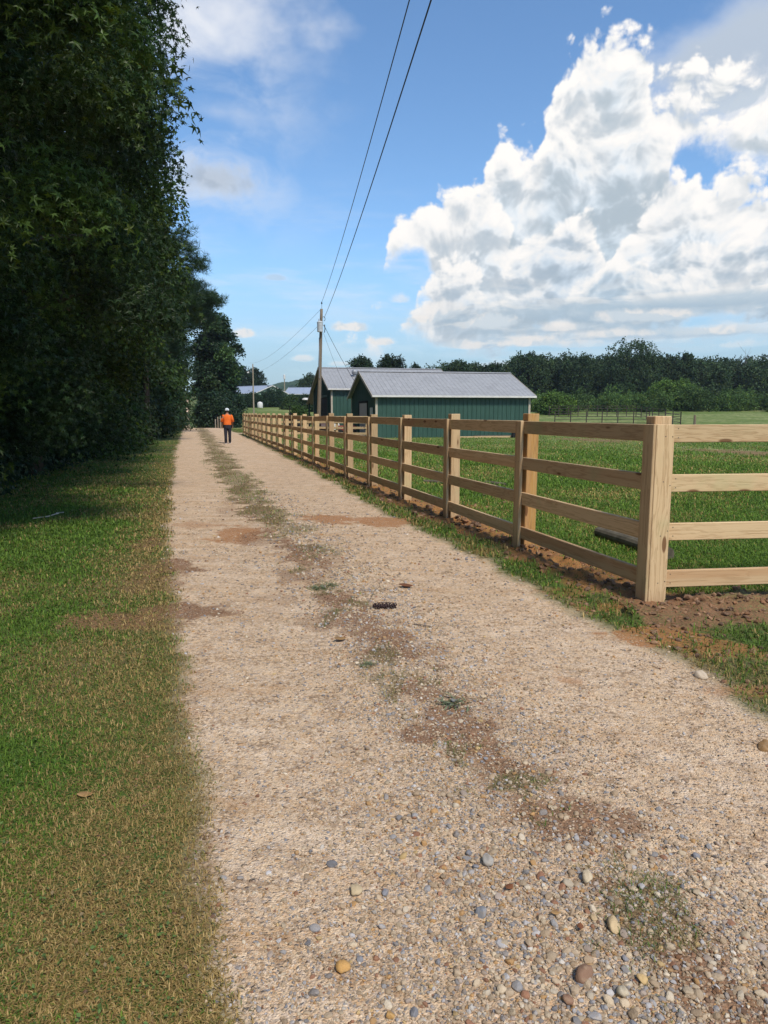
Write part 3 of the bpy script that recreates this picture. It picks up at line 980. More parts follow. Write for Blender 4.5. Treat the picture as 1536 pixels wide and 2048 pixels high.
def barn(name, label, loc, rotz, L, W, eave, ridge, wallm, roofm, trimm, ov=0.32, z0=-0.3, detail=True, gable_mat=None):
    t = thing(name, label, 'barn' if 'barn' in name else 'shed', loc, rotz)
    gz = lambda s: eave + (ridge - eave) * (1 - abs(s - W / 2) / (W / 2))
    mb = MB()
    pitch = 0.305 if detail else 1.2
    rib_panel(mb, (0, 0, 0), (1, 0, 0), (0, -1, 0), lambda s: (z0, eave), L, pitch)
    mb.build('wall', wallm, t)
    mb = MB()
    rib_panel(mb, (L, W, 0), (-1, 0, 0), (0, 1, 0), lambda s: (z0, eave), L, pitch)
    mb.build('wall', wallm, t)
    for side, o, u, n in (('l', (0, W, 0), (0, -1, 0), (-1, 0, 0)), ('r', (L, 0, 0), (0, 1, 0), (1, 0, 0))):
        g = MB()
        # split at the ridge so the gable comes to a point
        for s0 in (0.0, W / 2):
            oo = Vector(o) + Vector(u) * s0
            rib_panel(g, oo, u, n, lambda s, s0=s0: (z0, gz(s + s0)), W / 2, pitch)
        g.build('gable_wall', gable_mat or wallm, t)
    rise, run = ridge - eave, W / 2
    sl = math.hypot(rise, run)
    nx = Vector((0, -rise / sl, run / sl))
    up = Vector((0, run, rise))
    e = up.normalized() * ov
    r = MB()
    rib_slope(r, Vector((-ov, 0, eave + 0.06)) - e, Vector((L + ov, 0, eave + 0.06)) - e, up + e - up.normalized() * 0.012, nx, pitch)
    up2 = Vector((0, -run, rise))
    e2 = up2.normalized() * ov
    rib_slope(r, Vector((L + ov, W, eave + 0.06)) - e2, Vector((-ov, W, eave + 0.06)) - e2, up2 + e2 - up2.normalized() * 0.012, Vector((0, rise / sl, run / sl)), pitch)
    roof = r.build('roof', roofm, t)
    c = MB()
    for k in (1, -1):
        c.add([(-ov - .02, W / 2, ridge + 0.115), (L + ov + .02, W / 2, ridge + 0.115), (L + ov + .02, W / 2 + k * 0.2, ridge + 0.115 - 0.2 * rise / run), (-ov - .02, W / 2 + k * 0.2, ridge + 0.115 - 0.2 * rise / run)], [(0, 1, 2, 3)])
    c.build('ridge_cap', roofm, roof)
    for x in (-0.035, L - 0.105):
        for y in (-0.037, W - 0.103):
            MB().box(x, y, z0, x + 0.14, y + 0.14, eave - 0.01).build('corner_trim', trimm, t)
    for xs in (-ov - 0.012, L + ov - 0.02):
        fb = MB()
        for k, y0 in ((1, 0.0), (-1, W)):
            a = Vector((xs, y0 - k * e.y, eave + 0.01 - e.z))
            b = Vector((xs, W / 2, ridge + 0.02))
            vs = []
            for p in (a, b):
                vs += [(p.x, p.y, p.z - 0.13), (p.x + 0.03, p.y, p.z - 0.13), (p.x + 0.03, p.y, p.z + 0.075), (p.x, p.y, p.z + 0.075)]
            fb.add(vs, [(0, 1, 5, 4), (1, 2, 6, 5), (2, 3, 7, 6), (3, 0, 4, 7), (0, 3, 2, 1), (4, 5, 6, 7)])
        fb.build('rake_trim', trimm, t)
    gt = MB()
    ye, ze = -e.y, eave - e.z + 0.06
    gt.box(-ov, ye - 0.09, ze - 0.13, L + ov, ye - 0.004, ze - 0.005, 0.01)
    gt.build('gutter', WHITE_M if detail else trimm, t)
    return t


def build_barns():
    a = R(13)
    t = barn('green_barn', 'nearer green metal barn with grey ribbed roof standing just behind the fence', (-0.52, 46.0, 0.0), a, 10.62, 8.46, 2.78, 4.40, GREEN_M, ROOF_M, TRIM_M)
    # roll-up door and side door in the left gable (local x = 0 plane, y = depth)
    d = MB()
    for k in range(9):
        d.box(-0.06, 2.6, 0.0 + k * 0.25, -0.036, 5.2, 0.0 + k * 0.25 + 0.235, 0.01)
    d.box(-0.05, 2.55, 0, -0.034, 5.25, 2.27)
    dd = d.build('roller_door', TANP, t)
    f = MB()
    f.box(-0.075, 2.38, 0, -0.034, 2.54, 2.42).box(-0.075, 5.26, 0, -0.034, 5.42, 2.42).box(-0.075, 2.55, 2.28, -0.034, 5.25, 2.42)
    f.build('door_frame', DARK_M, dd)
    d2 = MB().box(-0.07, 0.75, 0.05, -0.034, 1.55, 1.95, 0.01).build('walk_door', WHITE_M, t)
    MB().tube([(-0.11, 0.85, 1.0), (-0.07, 0.85, 1.0)], 0.03).build('handle', GREY_M, d2)
    # ---- the taller barn behind
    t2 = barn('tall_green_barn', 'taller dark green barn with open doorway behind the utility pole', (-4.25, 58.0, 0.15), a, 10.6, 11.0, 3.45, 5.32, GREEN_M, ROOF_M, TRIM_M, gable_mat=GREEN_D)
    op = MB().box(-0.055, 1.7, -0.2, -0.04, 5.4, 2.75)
    o1 = op.build('doorway_shade_panel', DARK_M, t2)  # flat dark panel on the wall; its colour stands for the shade inside
    fr = MB().box(-0.09, 1.52, -0.2, -0.036, 1.69, 2.95).box(-0.09, 5.41, -0.2, -0.036, 5.58, 2.95).box(-0.09, 1.70, 2.76, -0.036, 5.40, 2.95)
    fr.build('door_frame', GREEN_D, o1)
    MB().box(2.9, -0.075, 0.0, 3.8, -0.045, 1.25, 0.01).build('stock_door', GREEN_D, t2)
    # lean-to on its far side
    lt = MB()
    rib_slope(lt, (-0.3, 14.6, 2.35), (10.9, 14.6, 2.35), (0, -3.55, 1.1), Vector((0, 0.296, 0.955)))
    lt.build('lean_to_roof', ROOF_M, t2)
    for y in (14.2,):
        for x in (-0.1, 3.5, 7.0):
            MB().box(x, y, -0.4, x + 0.15, y + 0.15, 2.40).build('lean_to_post', GREEN_D, t2)
    fw = MB()
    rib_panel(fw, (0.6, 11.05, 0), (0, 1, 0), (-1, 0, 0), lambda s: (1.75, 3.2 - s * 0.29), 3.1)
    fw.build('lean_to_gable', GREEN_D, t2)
    # round vent on the roof
    v = MB().lathe([(0.16, 0), (0.16, 0.28), (0.26, 0.32), (0.28, 0.5), (0.2, 0.66), (0.05, 0.72)], 12).build('roof_vent', GREY_M, t2, (2.5, 3.0, 3.45 + 1.70 * 3.0 / 5.5 + 0.05))
    # ---- long poultry houses further off
    pale = plain('pale_green_siding', (0.20, 0.27, 0.20), 0.6)
    bluer = ribbed('bluish_roofing', (0.26, 0.30, 0.37), (0.33, 0.37, 0.44), 0.5)
    h = lambda x, y: float(H0(np.array(x), np.array(y)))
    barn('long_shed', 'long low shed with pale green gable and blue grey roof beyond the field', (-29.6, 165.0, h(-29.6, 165)), R(-40), 0.1 + 16, 10.0, 3.2, 5.0, pale, bluer, WHITE_M, detail=False)
    bpy.data.objects['long_shed'].location = (-29.6 - 16 * math.cos(R(-40)), 165.0 - 16 * math.sin(R(-40)), h(-29.6, 165))
    barn('grey_roof_shed', 'low dark green shed with wide blue grey roof left of the tall barn', (-25.6, 186.0, h(-25, 186)), R(-8), 16, 9.0, 3.3, 5.0, GREEN_D, bluer, WHITE_M, detail=False)
    # open shed at the far end of the road
    zz = float(H0(np.array(-89.0), np.array(345.0)))
    es = barn('open_shed', 'open fronted dark shed where the road climbs out of sight', (-92.5, 346.0, zz + 0.2), R(4), 9.0, 7.0, 4.2, 6.6, GREEN_D, ribbed('pale_green_roofing', (0.17, 0.23, 0.20), (0.22, 0.28, 0.25)), GREEN_D, detail=False)
    MB().box(0.5, -0.12, -0.4, 8.5, -0.09, 3.7).build('front_shade_panel', DARK_M, es)  # dark sheet before the wall, painting the shade of the open front


build_barns()

# ------------------------------------------------------------------ poles and wires
def wire_pts(a, b, sag, n=28):
    a, b = Vector(a), Vector(b)
    return [a.lerp(b, i / n) - Vector((0, 0, sag * 4 * (i / n) * (1 - i / n))) for i in range(n + 1)]


def build_poles():
    PW = wood_mat('grey_weathered_pole', 'z', (0.085, 0.068, 0.055), (0.045, 0.036, 0.03), 0.2, 0.0)
    CER = plain('grey_enamel', (0.48, 0.50, 0.50), 0.4)
    BLK = plain('black_cable', (0.012, 0.013, 0.016), 0.5)
    base = Vector((-5.06, 55.0, 0.0))
    top = Vector((-4.70, 55.0, 9.35))
    ax = top - base
    t = thing('utility_pole', 'leaning weathered wooden utility pole with grey transformer in front of the barns', 'utility pole', base)
    n = 14
    MB().tube([ax * (i / n) - Vector((0, 0, 0.3 if i == 0 else 0)) for i in range(n + 1)], [0.165 - 0.062 * i / n for i in range(n + 1)], 12).build('pole', PW, t, smooth=True)
    f = lambda z, dx=0, dy=0: ax * (z / 9.35) + Vector((dx, dy, 0))
    tz = 7.62
    tr = MB().lathe([(0.16, 0), (0.22, 0.02), (0.22, 0.66), (0.235, 0.67), (0.235, 0.72), (0.20, 0.76), (0.06, 0.82)], 16).build('transformer', CER, t, f(tz, -0.03, -0.33), smooth=False)
    MB().lathe([(0.03, 0), (0.05, 0.03), (0.03, 0.06), (0.05, 0.09), (0.03, 0.12), (0.045, 0.15), (0.02, 0.2)], 10).build('bushing', CER, tr, (-0.08, 0, 0.78))
    MB().box(-0.05, -0.12, -0.2, 0.05, 0.06, 0.2).build('mounting_bracket', GREY_M, t, f(tz + 0.4, -0.0, -0.16))
    ins = MB().lathe([(0.012, -0.4), (0.012, 0.0), (0.05, 0.02), (0.06, 0.06), (0.035, 0.09), (0.05, 0.12), (0.02, 0.18)], 10).build('pin_insulator', BLK, t, f(9.35, 0.02, 0) + Vector((0, 0, 0.35)))
    ring = [f(8.62, 0.12) + Vector((0.12 * math.cos(k * 0.6 - 1.5) + 0.06, -0.03, 0.16 * math.sin(k * 0.6 - 1.5))) for k in range(7)]
    MB().tube(ring, 0.018, 6).build('jumper_wire', BLK, t)
    MB().tube([f(8.2, 0.26), f(7.9, 0.30), f(7.62, 0.27)], 0.035, 6).build('cutout_fuse', BLK, t)
    MB().tube([f(8.25, 0.08), f(8.05, 0.28)], 0.025, 6).build('cutout_arm', GREY_M, t)
    MB().box(-0.02, -0.17, -0.0, 0.02, -0.13, 3.0).build('ground_wire_guard', GREY_M, t, f(4.2, 0.0))
    W = lambda z, dx=0.0: base + f(z, dx)
    wires = [
        ('power_line', 'upper overhead power line from pole top towards the viewer', W(9.88, 0.02), Vector((4.15, -14.0, 10.6)), 0.95, 0.012),
        ('power_line', 'lower overhead power line, right of the other, from pole side towards the viewer', W(8.66, 0.20), Vector((4.15, -14.0, 9.5)), 0.85, 0.014),
        ('distant_wire', 'upper thin wire sloping left from the utility pole top', W(9.3, -0.08), Vector((-31.0, 166.0, 13.0)), 1.2, 0.010),
        ('distant_wire', 'lower thin wire sloping left from the utility pole transformer', W(8.2, -0.12), Vector((-31.0, 166.0, 11.0)), 1.2, 0.010),
        ('service_wire', 'service wire dropping right from the pole to the tall barn roof', W(8.0, 0.3), Vector((-2.3, 58.6, 4.0)), 0.12, 0.016),
        ('service_wire', 'thinner service wire hanging below the other towards the tall barn', W(7.6, 0.2), Vector((-3.0, 58.2, 3.5)), 0.25, 0.009)]
    for nm, lab, a, b, sag, r in wires:
        tag(MB().tube(wire_pts(a, b, sag), r, 6).build(nm, BLK, smooth=True), lab, 'wire')
    # small pole with a lamp beyond the fence end
    x, y = at(507, 800, 118.0)[:2]
    zb = float(H(x, y))
    g = thing('field_pole', 'slim bare pole with a small lamp standing in the far field', 'utility pole', (x, y, zb))
    LW = wood_mat('pale_pole', 'z', (0.36, 0.31, 0.24), (0.25, 0.20, 0.15), 0.35, 0.0)
    MB().tube([(0, 0, -0.3), (0, 0, 4), (0.03, 0, 8.1)], [0.13, 0.11, 0.085], 8).build('pole', LW, g)
    MB().tube([(0, 0, 6.9), (-0.45, 0, 7.0), (-0.75, 0, 6.85)], 0.03, 6).build('lamp_arm', GREY_M, g)
    MB().lathe([(0.20, 0), (0.17, 0.14), (0.06, 0.2)], 10, (-0.78, 0, 6.65)).build('lamp_head', WHITE_M, g)
    x, y = at(569, 770, 172.0)[:2]
    zb = float(H(x, y))
    g = thing('white_vent_pole', 'short pole with pale top between the two long sheds', 'utility pole', (x, y, zb))
    MB().tube([(0, 0, -0.3), (0, 0, 6.6)], [0.14, 0.11], 8).build('pole', LW, g)
    MB().lathe([(0.14, 0), (0.26, 0.1), (0.26, 1.0), (0.1, 1.15)], 10, (0, 0, 6.5)).build('lamp_head', WHITE_M, g)
    # yard light on the tall barn's lean-to
    bpy.context.view_layer.update()
    lo = bpy.data.objects['tall_green_barn'].matrix_world @ Vector((-0.4, 14.4, 2.75))
    y1 = thing('yard_light', 'white yard light under the lean-to corner of the tall barn', 'lamp', lo)
    MB().lathe([(0.34, 0), (0.30, 0.12), (0.10, 0.2)], 12).build('lamp_shade', WHITE_M, y1)
    MB().tube([(0, 0, 0.15), (0.25, 0.1, 0.2), (0.45, 0.1, 0.05)], 0.025, 6).build('lamp_arm', GREY_M, y1)


build_poles()

# ------------------------------------------------------------------ wire fence, corral, yard things
def build_yard():
    PALE = wood_mat('grey_fence_post', 'z', (0.34, 0.32, 0.28), (0.22, 0.20, 0.17), 0.5, 0.2)
    t = thing('wire_fence', 'row of grey posts with thin wires going down beside the road crest', 'fence', (0, 0, 0))
    ps = []
    for y in (77, 84, 92, 102, 114):
        x = 3.35 - K * y
        z = float(H(x, y))
        MB().tube([(0, 0, -0.3), (0, 0, 1.35)], [0.075, 0.07], 8).build('post', PALE, t, (x, y, z))
        ps.append(Vector((x, y, z)))
    wire = MB()
    for h in (0.45, 0.85, 1.25):
        wire.tube([p + Vector((0.07, 0, h)) for p in ps], 0.008, 4)
    wire.build('wire_strands', GREY_M, t)
    # pipe corral in the right pasture
    RUST = plain('rusty_brown_pipe', (0.055, 0.040, 0.034), 0.7, var=0.3)
    def flat(px, D, z_off=0):
        p = at(px, 830, D)
        return Vector((p[0], p[1], float(H(p[0], p[1]))))
    c = thing('pipe_corral', 'dark metal pipe corral on the right pasture', 'corral', (0, 0, 0))
    A, B, Cc, Dd = flat(1098, 104), flat(1272, 104), flat(1362, 80), flat(1110, 80)
    def run(p, q, n, rails):
        for i in range(n + 1):
            s = p.lerp(q, i / n)
            MB().tube([s + Vector((0, 0, -0.3)), s + Vector((0, 0, 1.55))], 0.055, 6).build('post', RUST, c)
        for h in rails:
            MB().tube([p + Vector((0, 0, h)), q + Vector((0, 0, h))], 0.032, 6).build('rail', RUST, c)
    run(A, B, 9, (0.35, 0.75, 1.15, 1.5))
    run(B, Cc, 7, (0.35, 0.75, 1.15, 1.5))
    run(Cc, Dd, 8, (0.3, 0.65, 1.0, 1.3))
    p = flat(1390, 77)
    pm = wood_mat('dark_old_post', 'z', (0.10, 0.085, 0.07), (0.06, 0.05, 0.04), 0.4, 0)
    tag(MB().tube([(0, 0, -0.3), (0.02, 0, 0.6), (0, 0, 1.2)], [0.14, 0.13, 0.12], 9).build('wooden_post', pm, None, p), 'short dark post standing alone in the right pasture', 'post')
    # cut post lying behind the near fence
    def log(name, label, pa, pb, r, cat='log'):
        a, b = Vector(pa), Vector(pb)
        d = b - a
        tag(MB().tube([(-d.length / 2, 0, 0), (0, 0, 0.004), (d.length / 2, 0, 0)], [r * 0.93, r, r], 14).build(name, WOOD_OLD, None, (a + b) / 2, (0, -math.asin(d.z / d.length), math.atan2(d.y, d.x)), smooth=False), label, cat)
    g = lambda px, py, h: Vector((G(px, py)[0], G(px, py)[1], float(H(*G(px, py)[:2])) + h))
    log('cut_post', 'weathered round post lying on grass behind the near fence rails', g(1198, 1078, 0.085), g(1335, 1124, 0.08), 0.08)
    log('loose_board', 'thin grey pole lying on the paddock grass nearer the road fence', g(848, 966, 0.03), g(905, 969, 0.03), 0.045, 'pole')
    log('loose_board', 'short grey pole lying on the paddock grass right of the other', g(972, 968, 0.03), g(1010, 972, 0.03), 0.045, 'pole')
    # lumber by the barn wall
    bpy.context.view_layer.update()
    M = bpy.data.objects['green_barn'].matrix_world
    lum = [(5.2, 9.8, -1.1, 0.10, 0.22, WOOD_X), (6.4, 10.4, -0.75, 0.14, 0.30, WOOD_OLD)]
    labs = ['pale beam lying on the ground along the barn wall', 'grey weathered beam stacked against the barn foot']
    for (x0, x1, y, h, w, mt), lb in zip(lum, labs):
        p = M @ Vector(((x0 + x1) / 2, y, h / 2))
        tag(MB().box(-(x1 - x0) / 2, -w / 2, -h / 2, (x1 - x0) / 2, w / 2, h / 2, 0.01).build('timber_beam', mt, None, p, (0, 0, R(13))), lb, 'beam')
    for k, x in enumerate((9.0, 10.2)):
        p = M @ Vector((x, -1.35, 0.13))
        tag(MB().box(-0.2, -0.12, -0.13, 0.2, 0.12, 0.13, 0.02).box(-0.2, -0.12, 0.131, 0.05, 0.1, 0.2, 0.015).build('dark_block', DARK_M, None, p, (0, 0, R(13 + 12 * k))),
            ['dark block beside the beams near the barn middle', 'dark block at the right end of the barn wall'][k], 'block')
    # red tractor seen through the fence
    RED = plain('faded_red_paint', (0.22, 0.025, 0.02), 0.45)
    TY = plain('tyre_rubber', (0.02, 0.02, 0.02), 0.85)
    p = at(584, 860, 57.0)
    tr = thing('red_tractor', 'small red tractor with tall exhaust parked behind the road fence', 'tractor', (p[0], p[1], float(H(p[0], p[1]))), R(100))
    hood = MB().box(0.25, -0.32, 0.75, 1.75, 0.32, 1.32, 0.08).box(1.75, -0.27, 0.6, 1.83, 0.27, 1.28, 0.03).build('hood', RED, tr)
    MB().box(-0.6, -0.30, 0.45, 1.7, 0.30, 0.752, 0.05).build('chassis', DARK_M, tr)
    MB().tube([(1.0, 0.1, 1.28), (1.0, 0.1, 2.1)], 0.05, 8).build('exhaust_pipe', DARK_M, tr)
    MB().box(-0.75, -0.25, 1.0, -0.30, 0.25, 1.10, 0.03).box(-0.80, -0.25, 1.10, -0.72, 0.25, 1.45, 0.03).build('seat', DARK_M, tr)
    MB().tube([(0.2, 0, 1.25), (-0.1, 0, 1.55)], 0.025, 6).lathe([(0.2, 1.55), (0.22, 1.57), (0.2, 1.59)], 14, (-0.1, 0, 0)).build('steering_wheel', DARK_M, tr)
    for sx, sr, sw, sy in ((-0.45, 0.66, 0.32, 0.55), (1.45, 0.40, 0.2, 0.5)):
        for k in (-1, 1):
            w = MB()
            w.lathe([(sr * .55, -sw / 2), (sr * .9, -sw / 2), (sr, -sw * .3), (sr, sw * .3), (sr * .9, sw / 2), (sr * .55, sw / 2)], 20)
            wo = w.build('wheel', TY, tr, (sx, sy * k, sr), (R(90), 0, 0))
            MB().lathe([(sr * .56, -sw * .3), (sr * .56, sw * .3)], 14).lathe([(0.1, -sw * .52), (0.1, sw * .52)], 8).build('rim', RED, wo)
    for k in (-1, 1):
        MB().box(-1.0, 0.36 * k - 0.14, 1.30, 0.05, 0.36 * k + 0.14, 1.36, 0.02).build('fender', RED, tr)
    # dark tank lying on its side with a pale end
    p = at(658, 862, 50.5)
    tk = thing('fuel_tank', 'dark brown cylindrical tank with pale end behind the paddock back fence', 'tank', (p[0], p[1], float(H(p[0], p[1]))), R(13))
    MB().lathe([(0.22, -0.66), (0.33, -0.6), (0.33, 0.6)], 18).build('barrel', plain('brown_tank', (0.06, 0.03, 0.03), 0.5), tk, (0, 0, 0.62), (0, R(90), 0))
    MB().lathe([(0.335, 0.6), (0.33, 0.66), (0.2, 0.74), (0.05, 0.75)], 18).build('end_cap', WHITE_M, tk, (0, 0, 0.62), (0, R(90), 0))
    MB().box(-0.45, -0.3, -0.1, -0.35, 0.3, 0.36).box(0.35, -0.3, -0.1, 0.45, 0.3, 0.36).build('stand', DARK_M, tk)
    # red and white feed cart
    p = at(690, 865, 50.0)
    fc = thing('feed_cart', 'low red cart with grey box behind the paddock back fence', 'cart', (p[0], p[1], float(H(p[0], p[1]))), R(13))
    MB().box(-0.65, -0.4, 0.35, 0.75, 0.4, 0.72, 0.04).build('tray', RED, fc)
    MB().box(-0.95, -0.3, 0.42, -0.655, 0.3, 0.85, 0.03).build('side_box', WHITE_M, fc)
    for sx in (-0.4, 0.5):
        for k in (-1, 1):
            MB().lathe([(0.10, -.07), (0.2, -.07), (0.24, -.03), (0.24, .03), (0.2, .07), (0.10, .07)], 14).build('wheel', TY, fc, (sx, 0.42 * k, 0.24), (R(90), 0, 0))
    MB().tube([(0.75, 0, 0.4), (1.3, 0, 0.7)], 0.03, 6).build('drawbar', DARK_M, fc)
    # small white thing below the far bushes
    p = at(520, 803, 140)
    tk = thing('white_tank', 'small white round tank below the bushes in front of the long shed', 'tank', (p[0], p[1], float(H(p[0], p[1]))))
    MB().lathe([(0.5, 0), (0.55, 0.1), (0.55, 0.9), (0.4, 1.15), (0.1, 1.25)], 16).build('drum', WHITE_M, tk, smooth=True)
    MB().lathe([(0.12, 1.22), (0.12, 1.32)], 10).build('lid', GREY_M, tk)


build_yard()

# ------------------------------------------------------------------ the walking man
def build_person():
    px, py = 456, 887
    p = G(px, py)
    z = float(H(p[0], p[1]))
    SKIN = plain('skin', (0.30, 0.15, 0.10), 0.55, var=0.06)
    ORG = plain('orange_cotton', (0.78, 0.155, 0.022), 0.85, var=0.10, scale=6, bmp=0.02)
    NAVY = plain('charcoal_cloth', (0.022, 0.022, 0.032), 0.85, var=0.15, scale=6, bmp=0.02)
    SHOE = plain('dark_shoe', (0.03, 0.022, 0.022), 0.6)
    SOLE = plain('white_sole', (0.55, 0.52, 0.50), 0.7)
    CAP = plain('pale_cap', (0.62, 0.66, 0.70), 0.7)
    t = thing('person', 'person in an orange shirt, dark trousers and pale cap walking away along the road', 'person', (p[0], p[1], z), math.atan2(K, 1.0))
    # local: +y is the walking direction, x to the right
    J = {}
    vs, es, rs = [], [], []
    def add(name, co, r, parent=None):
        J[name] = len(vs)
        vs.append(co)
        rs.append(r)
        if parent:
            es.append((J[parent], J[name]))
    add('pelvis', (0, 0, 0.98), (0.15, 0.11))
    add('waist', (0, 0.0, 1.12), (0.145, 0.10), 'pelvis')
    add('chest', (0, 0.0, 1.32), (0.165, 0.115), 'waist')
    add('upper', (0, 0.0, 1.46), (0.12, 0.09), 'chest')
    add('neck', (0, 0.02, 1.56), (0.058, 0.058), 'upper')
    add('jaw', (0, 0.045, 1.63), (0.072, 0.08), 'neck')
    add('skull', (0, 0.04, 1.725), (0.082, 0.098), 'jaw')
    add('crown', (0, 0.03, 1.79), (0.055, 0.07), 'skull')
    for s, n in ((-1, 'l'), (1, 'r')):
        add('sho' + n, (0.195 * s, 0.0, 1.455), (0.062, 0.065), 'upper')
        add('elb' + n, (0.275 * s, -0.02 + 0.03 * s, 1.17), (0.045, 0.045), 'sho' + n)
        add('wri' + n, (0.275 * s, 0.09 + 0.05 * s, 0.945), (0.030, 0.026), 'elb' + n)
        add('pal' + n, (0.272 * s, 0.11 + 0.05 * s, 0.87), (0.038, 0.018), 'wri' + n)
        for k in range(4):
            add('f%d' % k + n, (0.272 * s, 0.10 + 0.05 * s + 0.020 * (k - 1.0), 0.81 - 0.006 * (k % 3)), (0.010, 0.010), 'pal' + n)
            add('g%d' % k + n, (0.262 * s, 0.108 + 0.05 * s + 0.020 * (k - 1.0), 0.765 - 0.008 * (k % 3)), (0.008, 0.008), 'f%d' % k + n)
        add('th' + n, (0.255 * s, 0.155 + 0.05 * s, 0.86), (0.011, 0.011), 'pal' + n)
        add('ti' + n, (0.25 * s, 0.175 + 0.05 * s, 0.82), (0.009, 0.009), 'th' + n)
        add('hip' + n, (0.095 * s, 0, 0.90), (0.095, 0.10), 'pelvis')
        add('kne' + n, (0.105 * s, 0.05 * s + 0.03, 0.50), (0.060, 0.062), 'hip' + n)
        add('ank' + n, (0.105 * s, 0.11 * s - 0.01, 0.10), (0.040, 0.042), 'kne' + n)
        add('toe' + n, (0.115 * s, 0.11 * s + 0.15, 0.045), (0.040, 0.028), 'ank' + n)
    me = bpy.data.meshes.new('body')
    me.from_pydata(vs, es, [])
    o = link('body', me, SKIN)
    md = o.modifiers.new('skin', 'SKIN')
    sk = me.skin_vertices[0].data
    for i, r in enumerate(rs):
        sk[i].radius = r
        sk[i].use_root = (i == 0)
    sb = o.modifiers.new('sub', 'SUBSURF')
    sb.levels = sb.render_levels = 2
    dg = bpy.context.evaluated_depsgraph_get()
    ev = bpy.data.meshes.new_from_object(o.evaluated_get(dg))
    o.modifiers.clear()
    o.data = ev
    ev.polygons.foreach_set('use_smooth', [True] * len(ev.polygons))
    if not ev.materials:
        ev.materials.append(SKIN)
    o.parent = t
    # ears and nose grown into the body surface are below a pixel here; the cap hides the hair
    def ring_loft(rings, n=20):
        b = MB()
        vv, ff = [], []
        for (cx, cy, cz, rx, ry) in rings:
            for k in range(n):
                a = 2 * math.pi * k / n
                vv.append((cx + rx * math.cos(a), cy + ry * math.sin(a), cz))
        for i in range(len(rings) - 1):
            for k in range(n):
                ff.append((i * n + k, i * n + (k + 1) % n, (i + 1) * n + (k + 1) % n, (i + 1) * n + k))
        b.add(vv, ff)
        return b
    sh = ring_loft([(0, 0, 0.985, .205, .150), (0, 0, 1.02, .210, .155), (0, 0, 1.12, .200, .145), (0, 0, 1.25, .205, .145), (0, 0, 1.36, .215, .15), (0, 0, 1.44, .205, .135), (0, 0.01, 1.50, .150, .105), (0, 0.015, 1.545, .078, .078)])
    for s in (-1, 1):
        sh.tube([(0.165 * s, 0, 1.465), (0.205 * s, 0, 1.44), (0.25 * s, -0.01 + .015 * s, 1.30), (0.288 * s, -0.02 + .03 * s, 1.13)], [0.075, 0.085, 0.078, 0.080], 14)
    sh.build('shirt', ORG, t, smooth=True)
    tr = ring_loft([(0, 0, 0.80, .19, .14), (0, 0, 0.88, .20, .148), (0, 0, 1.0, .192, .138), (0, 0, 1.03, .188, .135)])
    for s in (-1, 1):
        tr.tube([(0.09 * s, 0, 0.93), (0.097 * s, 0.01, 0.76), (0.105 * s, 0.05 * s + .028, 0.50), (0.108 * s, 0.09 * s + .005, 0.28), (0.108 * s, 0.11 * s - 0.012, 0.085)], [0.105, 0.105, 0.083, 0.075, 0.074], 14)
    tr.build('trousers', NAVY, t, smooth=True)
    for s in (-1, 1):
        q = MB()
        q.tube([(0.110 * s, 0.11 * s - 0.085, 0.055), (0.110 * s, 0.11 * s - 0.02, 0.07), (0.115 * s, 0.11 * s + 0.09, 0.058), (0.120 * s, 0.11 * s + 0.19, 0.045)], [0.045, 0.058, 0.056, 0.035], 12)
        so = q.build('shoe', SHOE, t, smooth=True)
        MB().box(0.115 * s - 0.05, 0.11 * s - 0.125, 0.0, 0.115 * s + 0.05, 0.11 * s + 0.21, 0.024, 0.01).build('sole', SOLE, so)
    cp = MB().lathe([(0.108, 0.0), (0.112, 0.04), (0.104, 0.085), (0.075, 0.125), (0.03, 0.142)], 18, (0, 0.035, 1.715))
    cp.tube([(0, 0.13, 1.735), (0, 0.19, 1.728), (0, 0.23, 1.715)], [0.075, 0.07, 0.03], 10)
    c = cp.build('cap', CAP, t, smooth=True)
    MB().lathe([(0.028, 0), (0.024, 0.008)], 10).build('cap_dot', DARK_M, c, (0.005, -0.068, 1.755), (R(80), 0, 0))  # black disc on the back of the cap
    HAIR = plain('dark_hair', (0.02, 0.015, 0.012), 0.8)
    MB().lathe([(0.080, 0), (0.098, 0.03), (0.100, 0.075)], 16, (0, 0.03, 1.645)).build('hair', HAIR, t, smooth=True)


build_person()

# ------------------------------------------------------------------ leaves
def leaf_mat(name, rough=0.45, transl=0.22, spec=0.35, gain=(1, 1, 1)):
    m, nt = new_mat(name)
    c = nt.n('Attribute', attribute_name='Col').outputs['Color']
    if gain != (1, 1, 1):
        c = nt.mix(1.0, c, gain, 'MULTIPLY')
    finish(nt, c, rough, None, spec, 0.0, transl)
    return m


LEAF = leaf_mat('leaf', 0.48, 0.30, 0.28)
LEAF_FAR = leaf_mat('leaf_far', 0.6, 0.2, 0.2)
GRASS_M = leaf_mat('grass_blade', 0.6, 0.25, 0.2)
STONE_M = None


def bark_mat():
    m, nt = new_mat('bark')
    oc = nt.n('TexCoord').outputs['Object']
    n = nt.noise(nt.vm('MULTIPLY', oc, (9, 9, 1.6)), 1.0, 5, 0.65)
    finish(nt, nt.mix(nt.sm(n, 0.3, 0.7), (0.035, 0.026, 0.020), (0.105, 0.080, 0.060)), 0.9, bump(nt, n, 0.6, 0.03), 0.1)
    return m


BARK = bark_mat()


def frames(nrm, d):
    nrm = nrm / np.linalg.norm(nrm, axis=1, keepdims=True)
    d = d - nrm * (d * nrm).sum(1, keepdims=True)
    d = d / (np.linalg.norm(d, axis=1, keepdims=True) + 1e-9)
    return d, np.cross(nrm, d), nrm


